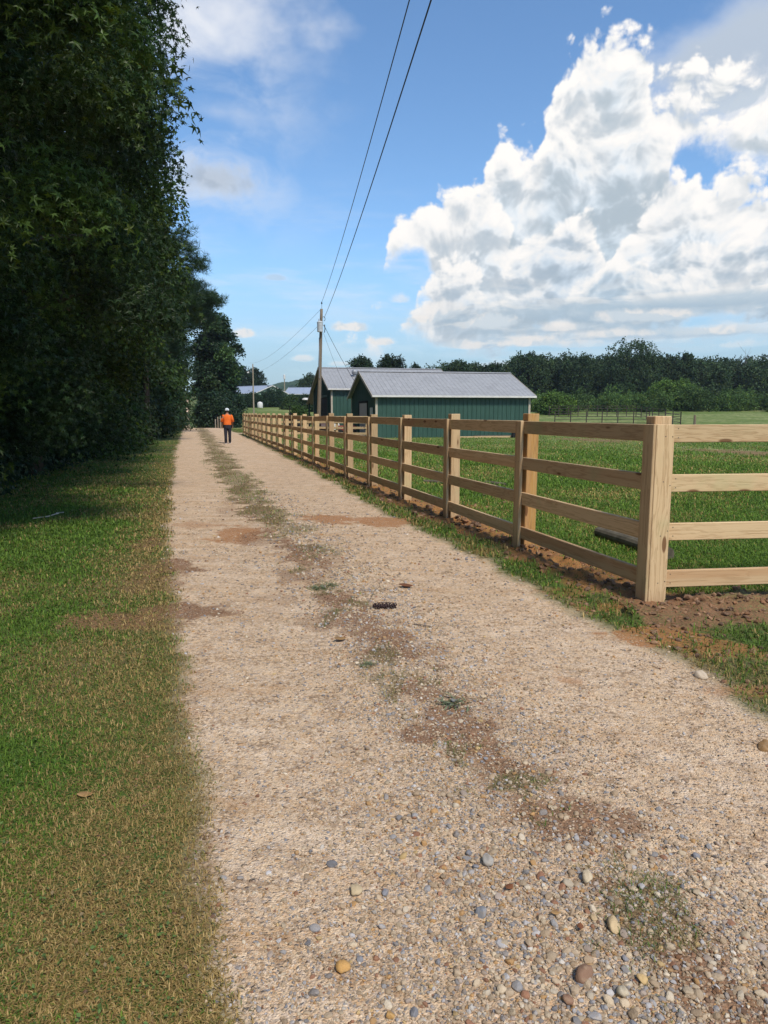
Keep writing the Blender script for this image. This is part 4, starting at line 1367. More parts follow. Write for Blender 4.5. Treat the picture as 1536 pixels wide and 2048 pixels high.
def star_shape():
    pts = [(0, 0, 0)]
    for ang, L in ((-132, .62), (-66, .92), (0, 1.0), (66, .92), (132, .62)):
        a = R(ang)
        pts.append((L * math.cos(a), L * math.sin(a), -0.22 * L))
    for ang in (-172, -99, -33, 33, 99, 172):
        a = R(ang)
        pts.append((.30 * math.cos(a), .30 * math.sin(a), 0.03))
    # lobes: centre, notch, tip, notch
    return np.array(pts), np.array([(0, 6 + k, 1 + k, 7 + k) for k in range(5)])


def oval_shape():
    return np.array([(0, 0, 0), (.45, -.34, .05), (1, 0, -.10), (.45, .34, .05)]), np.array([(0, 1, 2, 3)])


def needle_shape(n=9, seed=1):
    r = np.random.default_rng(seed)
    v, f = [], []
    for i in range(n):
        d = r.normal(size=3)
        d[2] += 0.5
        d /= np.linalg.norm(d)
        w = np.cross(d, r.normal(size=3))
        w = w / np.linalg.norm(w) * 0.028
        o = len(v)
        v += [-w, w, d]
        f.append((o, o + 1, o + 2))
    return np.array(v), np.array(f)


def spray_shape(n=7):
    """a clump of small leaves: for crowns seen from afar"""
    r = np.random.default_rng(5)
    v, f = [], []
    for i in range(n):
        c = r.normal(size=3) * 0.42
        d = r.normal(size=3)
        d /= np.linalg.norm(d)
        w = np.cross(d, r.normal(size=3))
        w = w / np.linalg.norm(w)
        o = len(v)
        v += [c - d * .34, c + w * .24, c + d * .38, c - w * .24]
        f.append((o, o + 1, o + 2, o + 3))
    return np.array(v), np.array(f)


STAR, OVAL, NEEDLE, SPRAY = star_shape(), oval_shape(), needle_shape(), spray_shape()


def leaf_geo(pos, nrm, d, size, shape):
    sv, sf = shape
    U, V, W = frames(nrm, d)
    n, k = len(pos), len(sv)
    P = pos[:, None, :] + size[:, None, None] * (sv[None, :, 0:1] * U[:, None, :] + sv[None, :, 1:2] * V[:, None, :] + sv[None, :, 2:3] * W[:, None, :])
    f = (sf[None] + (np.arange(n) * k)[:, None, None]).reshape(-1, sf.shape[1])
    return P.reshape(-1, 3), f, k


def unit(n, r):
    v = r.normal(size=(n, 3))
    return v / np.linalg.norm(v, axis=1, keepdims=True)


def leaf_cols(n, r, base, var=0.35, yellow=0.15, cl=None):
    t = r.random(n)[:, None]
    c = np.array(base)[None] * (1 - var + 2 * var * t)
    if cl is not None:
        c = c * cl[:, None]
    y = (r.random(n) < yellow)[:, None]
    return np.where(y, c * np.array([1.7, 1.35, 0.8]), c)


def crown_points(r, n_cl, c, rad, shell=0.55, lump=0.28, seed=0, zmin=None, keep=None):
    d = unit(int(n_cl * 1.6), r)
    l = fbm(d[:, 0] * 2.2 + 7 + seed, d[:, 1] * 2.2 + d[:, 2] * 2.7 + 3, 3, seed)
    rho = shell + (1 - shell) * np.sqrt(r.random(len(d)))
    p = np.array(c)[None] + d * np.array(rad)[None] * (rho * (1 - lump + 2 * lump * l))[:, None]
    ok = np.ones(len(p), bool)
    if zmin is not None:
        ok &= p[:, 2] > zmin
    if keep is not None:
        ok &= keep(p)
    return p[ok][:n_cl], d[ok][:n_cl]


def boughs(r, cl, cd, n_sub, lobe, up=0.35):
    """turn every crown point into a rounded hanging bough of n_sub leaf clusters with bare gaps between boughs"""
    n = len(cl)
    i = np.repeat(np.arange(n), n_sub)
    d = unit(len(i), r) + cd[i] * 0.55 + np.array([0, 0, up])
    d /= np.linalg.norm(d, axis=1, keepdims=True)
    L = lobe * (0.65 + 0.7 * r.random(n))[i]
    p = cl[i] + d * (L * (0.55 + 0.45 * np.sqrt(r.random(len(i)))))[:, None] * np.array([1, 1, 0.62])
    p[:, 2] -= 0.30 * ((p[:, 0] - cl[i, 0]) ** 2 + (p[:, 1] - cl[i, 1]) ** 2) / lobe
    return p, d, i


def crown_mesh(name, r, cl, cd, per, rc, size, shape, base, var=0.35, yellow=0.12, droop=0.35, flat=0.65, up=0.7, light=None, hue=None):
    """leaf clusters at points cl (outward directions cd)"""
    n = len(cl)
    if light is None:
        light = 0.72 + 0.56 * r.random(n)
    idx = np.repeat(np.arange(n), per)
    m = len(idx)
    off = np.clip(r.normal(size=(m, 3)), -1.7, 1.7) * rc
    off[:, 2] *= flat
    off[:, 2] -= droop * (off[:, 0] ** 2 + off[:, 1] ** 2) / max(rc, 1e-3)
    pos = cl[idx] + off
    nrm = r.normal(size=(m, 3)) * 0.75 + np.array([0, 0, up]) + cd[idx] * 0.55
    d = cd[idx] * 0.6 + r.normal(size=(m, 3)) * 0.6 + np.array([0, 0, -0.45])
    sz = size * (0.65 + 0.6 * r.random(m))
    P, f, k = leaf_geo(pos, nrm, d, sz, shape)
    col = leaf_cols(m, r, base, var, yellow, light[idx])
    if hue is not None:
        col = col * hue[idx]
    return np_mesh(name, P, [f], np.repeat(col, k, axis=0))


def trunk_mesh(r, h, r0, lean=(0, 0), limbs=None, n=9):
    b = MB()
    pts, rad = [], []
    for i in range(n + 1):
        t = i / n
        pts.append((lean[0] * t + 0.06 * math.sin(3 * t + r.random()) * h * 0.05, lean[1] * t + 0.05 * math.cos(4 * t) * h * 0.05, -0.3 + (h + 0.3) * t))
        rad.append(r0 * (1.25 - 0.25 * min(1, t * 8)) * (1 - 0.8 * t))
    b.tube(pts, rad, 10)
    for p in (limbs if limbs is not None else []):
        z0 = min(h * 0.9, max(h * 0.12, p[2] - 0.35 * math.hypot(p[0], p[1])))
        t = (z0 + 0.3) / (h + 0.3)
        a = Vector((lean[0] * t, lean[1] * t, z0))
        q = Vector(p)
        mid = a.lerp(q, 0.5) + Vector((0, 0, 0.25 * (q - a).length * 0.3))
        b.tube([a, mid, q], [r0 * 0.30, r0 * 0.17, r0 * 0.05], 5)
    return b.mesh('trunk', True)


def tree(name, label, x, y, h, r0, crowns, leaf, base, seed, mat=LEAF, group=None, cat='tree', lean=(0, 0), nl=14, limbs=None, **kw):
    """crowns: list of (centre, radii, clusters, leaves per cluster, cluster radius, zmin)"""
    r = np.random.default_rng(seed)
    size, shape = leaf
    z = float(H(x, y))
    t = thing(name, label, cat, (x, y, z), 0, group)
    cls, cds, parts = [], [], []
    for k, (c, rad, n_cl, per, rc, zmin) in enumerate(crowns):
        cl, cd = crown_points(r, n_cl, c, rad, seed=seed + k, zmin=zmin, **({'shell': kw['shell']} if 'shell' in kw else {}))
        cls.append(cl)
        cds.append(cd)
    cl, cd = np.concatenate(cls), np.concatenate(cds)
    if 'lobe' in kw:
        k0 = len(cl) // kw['n_sub']
        sel = r.permutation(len(cl))[:k0]
        cl, cd, bi = boughs(r, cl[sel], cd[sel], kw['n_sub'], kw['lobe'])
        if 'reach' in kw:                       # limbs cut back over the carriageway
            okv = cl[:, 0] + K * cl[:, 1] + 0.12 * r.normal(size=len(cl)) < kw['reach']
            cl, cd, bi = cl[okv], cd[okv], bi[okv]
        t_ = r.random(k0)
        hu = np.where((r.random(k0) < 0.22)[:, None], np.array([[1.75, 1.45, 0.9]]), np.array([[1.0, 1.0, 1.0]])) * (0.62 + 0.8 * t_ ** 1.5)[:, None]
        kw['hue'] = hu[bi]
    k2 = {k: v for k, v in kw.items() if k in ('hue', 'var', 'yellow', 'droop', 'flat', 'up')}
    link('crown', crown_mesh('crown', r, cl, cd, crowns[0][3], crowns[0][4], size, shape, base, **k2), mat, t)
    li = [cl[i] for i in r.choice(len(cl), min(nl, len(cl)), replace=False)] if nl else []
    link('trunk', trunk_mesh(r, h, r0, lean, li + (limbs or [])), BARK, t)
    return t


XY = lambda v, y: (v - K * y, y)
DK = (0.030, 0.063, 0.018)


def roadside_trees():
    row = [
        # y, v trunk, height, crown centre dv, radii (v, y, z), clusters, per, rc, leaf size, base colour, label
        ('sweetgum_tree', 8.2, -4.3, 13, (3.4, 3.1, 6.8), 1000, 110, 0.27, 0.080, DK, STAR, 'near dark star leaved tree filling the upper left, closest to the viewer'),
        ('sweetgum_tree', 13.2, -4.2, 15, (3.6, 3.0, 7.4), 900, 90, 0.31, 0.088, (0.031, 0.066, 0.018), STAR, 'star leaved roadside tree just beyond the nearest one on the left'),
        ('sweetgum_tree', 18.6, -4.2, 15, (3.4, 3.0, 7.4), 780, 80, 0.35, 0.10, (0.034, 0.070, 0.017), STAR, 'third roadside tree from the viewer, its leafy edge against the grey cloud'),
        ('broadleaf_tree', 24.5, -4.2, 13, (3.2, 3.3, 6.4), 600, 90, 0.42, 0.15, (0.044, 0.080, 0.016), OVAL, 'yellower green roadside tree halfway along the dark row'),
        ('broadleaf_tree', 31.0, -4.3, 14, (3.05, 3.6, 6.4), 540, 84, 0.45, 0.18, (0.032, 0.066, 0.017), OVAL, 'roadside tree just before the long needled pines'),
        ('broadleaf_tree', 47.0, -4.2, 12, (2.6, 4.0, 5.4), 460, 80, 0.55, 0.23, (0.024, 0.056, 0.018), OVAL, 'roadside tree between the two pines'),
        ('broadleaf_tree', 70.0, -4.0, 13, (2.2, 4.8, 6.2), 440, 76, 0.62, 0.30, (0.022, 0.052, 0.018), OVAL, 'dark roadside tree just beyond the pine with the overhanging limb'),
        ('broadleaf_tree', 86.0, -4.2, 15, (2.2, 5.2, 7.2), 440, 76, 0.7, 0.36, (0.021, 0.049, 0.018), OVAL, 'last dark roadside tree before the road dips out of sight'),
    ]
    for i, (nm, y, v, h, rad, ncl, per, rc, ls, base, shp, lab) in enumerate(row):
        x, yy = XY(v, y)
        zc = rad[2] + 0.9
        tree(nm, lab, x, yy, h, 0.24, [((0, 0, zc), rad, ncl, per, rc, 1.1)], (ls, shp), base, 100 + i, group='trees along the left side of the road', nl=16,
             yellow=0.06, var=0.4, lobe=0.62 + 0.012 * y, n_sub=9, reach=-v - 0.22)
    # two mostly unseen trees, added beside and behind the viewer to shade verge and row
    for i, (y, v, lab) in enumerate(((2.4, -5.6, 'sweetgum added for shade beside the viewer at the far left, mostly out of frame'), (-5.0, -5.2, 'unseen sweetgum added for shade behind the viewer on the left verge'))):
        x, yy = XY(v, y)
        tree('sweetgum_tree', lab, x, yy, 13, 0.24, [((0, 0, 8.0), (4.0, 3.6, 6.4), 300, 40, 0.42, 1.6)], (0.12, STAR), DK, 140 + i, group='trees along the left side of the road', nl=10)
    # long needled pines
    def pine(lab, y, v, h, whorls, seed, limb=None, size=0.30):
        r = np.random.default_rng(seed)
        x, yy = XY(v, y)
        t = thing('pine_tree', lab, 'tree', (x, yy, float(H(x, yy))), 0, 'trees along the left side of the road')
        cl, limbs = [], []
        for k in range(whorls):
            z = h * (0.35 + 0.62 * k / whorls) + r.normal() * 0.3
            L = ((2.9 if y < 50 else 2.0) * (1 - 0.62 * k / whorls)) * (0.75 + 0.5 * r.random())
            a = r.random() * 6.283
            for j in range(4):
                aa = a + j * 1.57 + r.normal() * 0.25
                tip = np.array([math.cos(aa) * L, math.sin(aa) * L, z + 0.25 * L])
                limbs.append(tip)
                for q in range(5):
                    f = 0.45 + 0.55 * q / 4
                    cl.append(np.array([0, 0, z]) * (1 - f) + tip * f + r.normal(size=3) * 0.22)
        for tip in (limb or []):
            tip = np.array(tip)
            limbs.append(tip)
            for q in range(12):
                f = 0.35 + 0.65 * q / 11
                b = np.array([0, 0, tip[2] - 0.5])
                for w in range(2):
                    cl.append(b * (1 - f) + tip * f + r.normal(size=3) * np.array([.42, .5, .36]))
        cl = np.array(cl)
        cd = np.tile(np.array([[0, 0, 1.0]]), (len(cl), 1))
        link('crown', crown_mesh('crown', r, cl, cd, 44, 0.27, size, NEEDLE, (0.028, 0.062, 0.024), 0.35, 0.08, 0.0, 0.8, 0.5), LEAF, t)
        link('trunk', trunk_mesh(r, h, 0.19, (0, 0), limbs, 10), BARK, t)
    pine('long needled pine in the roadside row, its tufts standing out against the sky', 39.0, -2.3, 12.4, 9, 301, [(2.9, 0.2, 8.9), (2.5, -0.5, 7.6), (2.2, 0.3, 10.4)], 0.32)
    pine('pine whose long limb reaches right over the road', 57.0, -2.2, 12.0, 8, 302, [(4.5, 0.3, 10.2), (3.4, 0.8, 9.2), (3.8, -0.3, 10.9), (2.8, 0, 11.2)], 0.40)
    # tall narrow tree on the right of the far road
    x, y = XY(3.4, 103.0)
    tree('poplar_tree', 'tall slender tree standing alone right of the road crest', x, y, 17.5, 0.28,
         [((-0.3, 0, 12.8), (1.9, 2.3, 7.0), 170, 100, 0.55, None), ((1.3, 0, 12.4), (1.7, 2.0, 2.6), 60, 46, 0.6, None), ((0.3, 0, 6.5), (2.1, 2.6, 6.2), 190, 46, 0.6, None), ((0.9, 0, 8.6), (1.8, 2.2, 3.6), 50, 46, .6, None)],
         (0.38, OVAL), (0.027, 0.062, 0.026), 401, yellow=0.06, nl=16, lobe=0.9, n_sub=6)
    for i, (v, yy, rad, lab) in enumerate(((3.6, 96, (2.6, 2.4, 3.0), 'dark bush at the foot of the tall slender tree, on its left'), (5.0, 99, (2.2, 2.2, 3.2), 'dark bush at the foot of the tall slender tree, on its right'))):
        x, y = XY(v, yy)
        tree('bush', lab, x, y, rad[2], 0.08, [((0, 0, rad[2] * .75), rad, 130, 90, 0.5, None)], (0.30, OVAL), (0.021, 0.048, 0.022), 410 + i, cat='bush', nl=6)
    # undergrowth along the edge of the wood
    ug = [(13.0, -5.0, 1.15, 1.5, (0.034, 0.072, 0.036), OVAL, 0.10, 'pale feathery bush at the left edge of the lawn, nearest the viewer'),
          (16.2, -5.3, 1.3, 2.1, (0.026, 0.058, 0.032), OVAL, 0.10, 'second feathery bush in the undergrowth at the left'),
          (20.0, -5.0, 1.5, 2.4, (0.022, 0.050, 0.026), OVAL, 0.11, 'dark bush under the star leaved trees, third from the viewer'),
          (24.5, -4.8, 1.6, 2.2, (0.022, 0.052, 0.020), OVAL, 0.13, 'dark bush in the undergrowth below the yellower tree'),
          (29.5, -4.6, 1.7, 2.6, (0.024, 0.052, 0.018), OVAL, 0.15, 'tall dark bush in the undergrowth before the pines'),
          (36.0, -4.4, 2.0, 2.6, (0.030, 0.050, 0.018), OVAL, 0.17, 'brownish bush in the undergrowth at the foot of the first pine'),
          (44.0, -4.2, 2.2, 2.8, (0.026, 0.050, 0.018), OVAL, 0.2, 'dark bush between the feet of the two pines'),
          (54.0, -4.0, 2.4, 2.8, (0.024, 0.050, 0.018), OVAL, 0.23, 'dark bush at the foot of the pine with the long limb'),
          (66.0, -3.8, 2.6, 3.0, (0.024, 0.052, 0.018), OVAL, 0.27, 'dark bush near the far end of the roadside wood'),
          (80.0, -4.0, 2.4, 3.0, (0.026, 0.056, 0.018), OVAL, 0.3, 'last bush beside the road where it dips')]
    for i, (y, v, rx, hh, base, shp, ls, lab) in enumerate(ug):
        x, yy = XY(v, y)
        tree('bush', lab, x, yy, hh * 0.8, 0.04, [((0, 0, hh * 0.5), (rx, rx * 1.7, hh * 0.62), 240, 90, 0.22 + 0.008 * y, 0.03)], (ls, shp), base, 200 + i,
             cat='bush', group='bushes along the edge of the roadside wood', nl=10, droop=0.15, up=0.9, shell=0.35)
    # the depth of the wood behind the row reads as one mass
    r = np.random.default_rng(77)
    n = 9500
    y = 1.0 + 150 * r.random(n) ** 1.5
    v = -6.5 - 12 * r.random(n) ** 1.2
    zz = (15 + 5 * (v < -9)) * r.random(n) ** 0.85
    x = v - K * y
    cl = np.stack([x, y, zz + H0(x, y)], 1)
    cd = unit(n, r)
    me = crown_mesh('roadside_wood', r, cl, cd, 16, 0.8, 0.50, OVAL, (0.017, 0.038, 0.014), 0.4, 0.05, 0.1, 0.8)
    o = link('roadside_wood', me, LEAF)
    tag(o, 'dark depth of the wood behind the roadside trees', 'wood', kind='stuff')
    tb = MB()
    for i in range(70):
        yy = 3 + 95 * r.random()
        vv = -5.2 - 7 * r.random()
        xx = vv - K * yy
        z0 = float(H0(np.array(xx), np.array(yy)))
        tb.tube([(xx, yy, z0 - 0.2), (xx + r.normal() * .15, yy, z0 + 4), (xx + r.normal() * .5, yy, z0 + 10)], [0.10 + .08 * r.random(), 0.09, 0.05], 7)
    tag(tb.build('roadside_wood_trunks', BARK, None, smooth=True), 'slender trunks in the dark depth of the roadside wood', 'wood', kind='stuff')


roadside_trees()


def far_woods():
    r = np.random.default_rng(55)
    # skyline of the wood beyond the pasture: (photo column, row of the top)
    prof = [(700, 742), (835, 738), (870, 735), (905, 724), (950, 728), (985, 730), (1015, 716), (1060, 710), (1100, 714), (1150, 712), (1190, 716), (1215, 704), (1320, 704), (1350, 718), (1385, 716),
            (1420, 716), (1450, 718), (1490, 714), (1536, 716), (1640, 712), (1760, 715), (1900, 710)]
    cls, cds, lt = [], [], []
    i = 0
    for D0, nt_ in ((158, 52), (172, 50), (188, 46)):
        for k in range(nt_):
            px = 850 + (1880 - 850) * (k + r.random()) / nt_
            D = D0 + r.normal() * 3
            top = np.interp(px, [p[0] for p in prof], [p[1] for p in prof]) + abs(r.normal()) * 5 + 1
            if 1200 < px < 1330:
                top += 8
            p = at(px, top, D)
            zg = float(H0(np.array(p[0]), np.array(D)))
            h = max(4.0, p[2] - zg)
            rad = np.array([2.6 + 1.4 * r.random(), 2.6, h * 0.52])
            cl, cd = crown_points(r, int(42 + h * 3), (p[0], D, zg + h * 0.5), rad, shell=0.5, lump=0.32, seed=i)
            cls.append(cl)
            cds.append(cd)
            lt.append(np.full(len(cl), 0.7 + 0.6 * r.random()) * (0.8 + 0.4 * r.random(len(cl))))
            i += 1
    cl, cd, lt = np.concatenate(cls), np.concatenate(cds), np.concatenate(lt)
    me = crown_mesh('far_wood', r, cl, cd, 9, 0.62, 0.62, SPRAY, (0.040, 0.070, 0.026), 0.3, 0.06, 0.1, 0.8, light=lt)
    tag(link('far_wood', me, LEAF_FAR), 'dark wood closing the pasture on the right', 'wood', kind='stuff')

    def far_tree(name, lab, px, top, D, wpx, base, seed, aspect=0.5, per=14, size=0.5, lift=0.5, cat='tree', nl=10, crowns=None):
        p = at(px, top, D)
        zg = float(H(p[0], D))
        h = p[2] - zg
        rx = wpx * D / F / 2
        cr = crowns(h, rx) if crowns else [((0, 0, h * lift + h * (1 - lift) * 0.5 - 0.15), (rx, rx, h * (1 - lift) * 0.5 + 0.1), int(120 + 12 * rx), per, 0.09 * rx + 0.25, None)]
        return tree(name, lab, p[0], D, h * 0.8, 0.03 * h ** 0.75 + 0.05, cr, (size, SPRAY), base, seed, LEAF_FAR, cat=cat, nl=nl, yellow=0.06, var=0.3)

    g = (0.038, 0.068, 0.026)
    far_tree('round_crown_tree', 'biggest round crowned tree rising above the dark wood', 1262, 683, 150, 124, g, 501, lift=0.02, per=20)
    far_tree('broadleaf_tree', 'dark tree with a broken crown just right of the biggest one', 1345, 702, 152, 52, g, 502, lift=0.05)
    far_tree('pointed_tree', 'small pointed tree sticking out of the wood right of the broken crown', 1376, 704, 152, 26, g, 503, lift=0.05)
    far_tree('broadleaf_tree', 'rounded tree in the wood behind the right end of the barn roof', 1060, 708, 152, 70, g, 504, lift=0.03)
    far_tree('broadleaf_tree', 'tree with bushy top in the wood above the barn right gable', 1160, 708, 150, 70, g, 505, lift=0.03)
    far_tree('round_crown_tree', 'left one of the two round dark trees behind the barn roofs', 723, 711, 105, 56, (0.020, 0.042, 0.018), 506, lift=0.10, per=26, size=0.34)
    far_tree('round_crown_tree', 'right one of the two round dark trees behind the barn roofs', 778, 708, 105, 66, (0.022, 0.042, 0.018), 507, lift=0.08, per=28, size=0.34)
    far_tree('slender_tree', 'small slender tree behind the right part of the tall barn roof', 834, 726, 120, 20, (0.020, 0.042, 0.018), 508, lift=0.05, size=0.34)
    far_tree('broadleaf_tree', 'pale feathery tree between the barn roofs and the dark wood', 915, 720, 140, 62, (0.030, 0.058, 0.024), 509, lift=0.1)
    far_tree('broadleaf_tree', 'tree with loose airy crown left of the dark wood', 983, 725, 140, 46, (0.027, 0.054, 0.022), 510, lift=0.1)
    far_tree('round_crown_tree', 'left one of two round dark trees beyond the long shed', 482, 733, 190, 46, (0.019, 0.042, 0.020), 511, lift=0.05)
    far_tree('round_crown_tree', 'right one of two round dark trees beyond the long shed', 512, 737, 190, 40, (0.019, 0.042, 0.020), 512, lift=0.05)
    far_tree('broadleaf_tree', 'light green bushy tree left of the utility pole behind the grey roof', 617, 748, 205, 50, (0.034, 0.062, 0.022), 513, lift=0.02)
    # brush along the foot of the wood
    y = (0.085, 0.150, 0.026)
    far_tree('bright_bush', 'left half of the tall yellow green bush pair before the dark wood', 1328, 759, 128, 62, y, 520, lift=0.0, per=22, size=0.42, cat='bush')
    far_tree('bright_bush', 'right half of the tall yellow green bush pair before the dark wood', 1366, 762, 127, 54, y, 521, lift=0.0, per=22, size=0.42, cat='bush')
    far_tree('pointed_bush', 'pointed green bush left of the yellow green pair', 1254, 767, 127, 34, (0.045, 0.085, 0.030), 522, lift=0.0, per=18, size=0.4, cat='bush')
    far_tree('bright_bush', 'low yellow green bush right beside the barn end', 1110, 786, 110, 70, y, 523, lift=0.0, per=20, size=0.34, cat='bush')
    cls, cds, lt = [], [], []
    for k in range(120):
        px = 1050 + 900 * r.random()
        D = 118 + 14 * r.random()
        top = 790 + 14 * r.normal() * 0.6 - (6 if px > 1380 else 0)
        p = at(px, min(top, 808), D)
        zg = float(H0(np.array(p[0]), np.array(D)))
        h = max(1.2, p[2] - zg)
        cl, cd = crown_points(r, 26, (p[0], D, zg + h * 0.42), (1.6 + r.random(), 1.4, h * 0.58), shell=0.4, seed=k)
        cls.append(cl)
        cds.append(cd)
        lt.append(np.full(len(cl), 0.6 + 0.75 * r.random()))
    cl, cd, lt = np.concatenate(cls), np.concatenate(cds), np.concatenate(lt)
    me = crown_mesh('brush', r, cl, cd, 12, 0.42, 0.36, SPRAY, (0.075, 0.135, 0.032), 0.3, 0.1, 0.1, 0.8, light=lt)
    tag(link('brush', me, LEAF_FAR), 'tangled green brush along the foot of the dark wood', 'brush', kind='stuff')
    # bushes before the sheds
    for i, (px, top, D, w, base, lab) in enumerate(((545, 779, 150, 52, (0.020, 0.046, 0.020), 'big round dark bush before the long shed gable'), (505, 786, 146, 44, (0.024, 0.052, 0.022), 'low dark bush before the long shed wall'),
                                                    (588, 793, 130, 44, (0.044, 0.082, 0.026), 'light green bush between the long shed and the tall barn'), (615, 790, 120, 30, (0.026, 0.050, 0.022), 'dark bush beside the lean-to of the tall barn'),
                                                    (600, 812, 85, 34, (0.050, 0.095, 0.024), 'bright weedy bush in the field left of the utility pole'))):
        far_tree('bush', lab, px, top, D, w, base, 540 + i, lift=0.0, per=18, size=0.36 if D > 100 else 0.22, cat='bush', nl=5)
    # bare dead tree standing in the wood
    p = at(1492, 698, 163)
    zg = float(H(p[0], 163.0))
    h = p[2] - zg
    pale = plain('dead_wood', (0.17, 0.16, 0.145), 0.8)
    b = MB()
    b.tube([(0, 0, 0), (0.2, 0, h * 0.5), (-0.1, 0, h)], [0.11, 0.06, 0.015], 7)
    for k in range(16):
        z = h * (0.45 + 0.5 * r.random())
        a = r.random() * 6.28
        L = 0.8 + 1.8 * r.random()
        b.tube([(0.1, 0, z), (0.1 + math.cos(a) * L * .5, math.sin(a) * L * .5, z + L * .5), (0.1 + math.cos(a) * L, math.sin(a) * L, z + L * 1.1)], [0.03, 0.02, 0.008], 5)
    t = thing('dead_tree', 'bare pale dead tree standing in the wood at the far right', 'tree', (p[0], 163.0, zg))
    b.build('trunk', pale, t, smooth=True)


far_woods()


# ------------------------------------------------------------------ grass
def blades(name, label, x, y, hgt, wid, cols, r, lean=0.9, flop=None):
    n = len(x)
    z = H(x, y)
    a = r.random(n) * 2 * math.pi
    ln = lean * (0.35 + 0.9 * r.random(n))
    dx, dy = np.cos(a), np.sin(a)
    sx, sy = -dy * wid * 0.5, dx * wid * 0.5
    hx = hgt * np.sin(ln)
    hz = hgt * np.cos(np.clip(ln, 0, 1.45))
    base = np.stack([x, y, z - 0.004], 1)
    S_ = np.stack([sx, sy, np.zeros(n)], 1)
    mid = base + np.stack([dx * hx * 0.38, dy * hx * 0.38, hz * 0.72], 1)
    tip = base + np.stack([dx * hx, dy * hx, hz * (1.0 - 0.32 * np.clip(ln, 0, 1.5))], 1)
    P = np.stack([base - S_, base + S_, mid - S_ * 0.8, mid + S_ * 0.8, tip], 1).reshape(-1, 3)
    o = (np.arange(n) * 5)[:, None]
    q = np.concatenate([o, o + 1, o + 3, o + 2], 1)
    t = np.concatenate([o + 2, o + 3, o + 4], 1)
    me = np_mesh(name, P, [q, t], np.repeat(cols, 5, axis=0))
    tag(link(name, me, GRASS_M), label, 'grass', kind='stuff')


def grass_cols(x, y, r, dryness):
    n = len(x)
    g = np.array([[0.062, 0.125, 0.020], [0.085, 0.155, 0.028], [0.045, 0.095, 0.022]])[r.integers(0, 3, n)]
    d = np.array([[0.22, 0.165, 0.080], [0.165, 0.125, 0.062], [0.27, 0.215, 0.115], [0.14, 0.135, 0.05]])[r.integers(0, 4, n)]
    isd = (r.random(n) < dryness)[:, None]
    c = np.where(isd, d, g)
    return c * (0.7 + 0.6 * r.random(n))[:, None]


def scatter(r, n, v0, v1, y0, y1, pw=2.0):
    """ground points, density falling with distance like 1/y**pw"""
    u = r.random(n)
    if pw == 1:
        y = y0 * (y1 / y0) ** u
    else:
        k = 1 - pw
        y = (y0 ** k + u * (y1 ** k - y0 ** k)) ** (1 / k)
    if callable(v0):
        lo, hi = v0(y), v1(y)
    else:
        lo, hi = v0, v1
    v = lo + (hi - lo) * r.random(n)
    return v - K * y, y, v


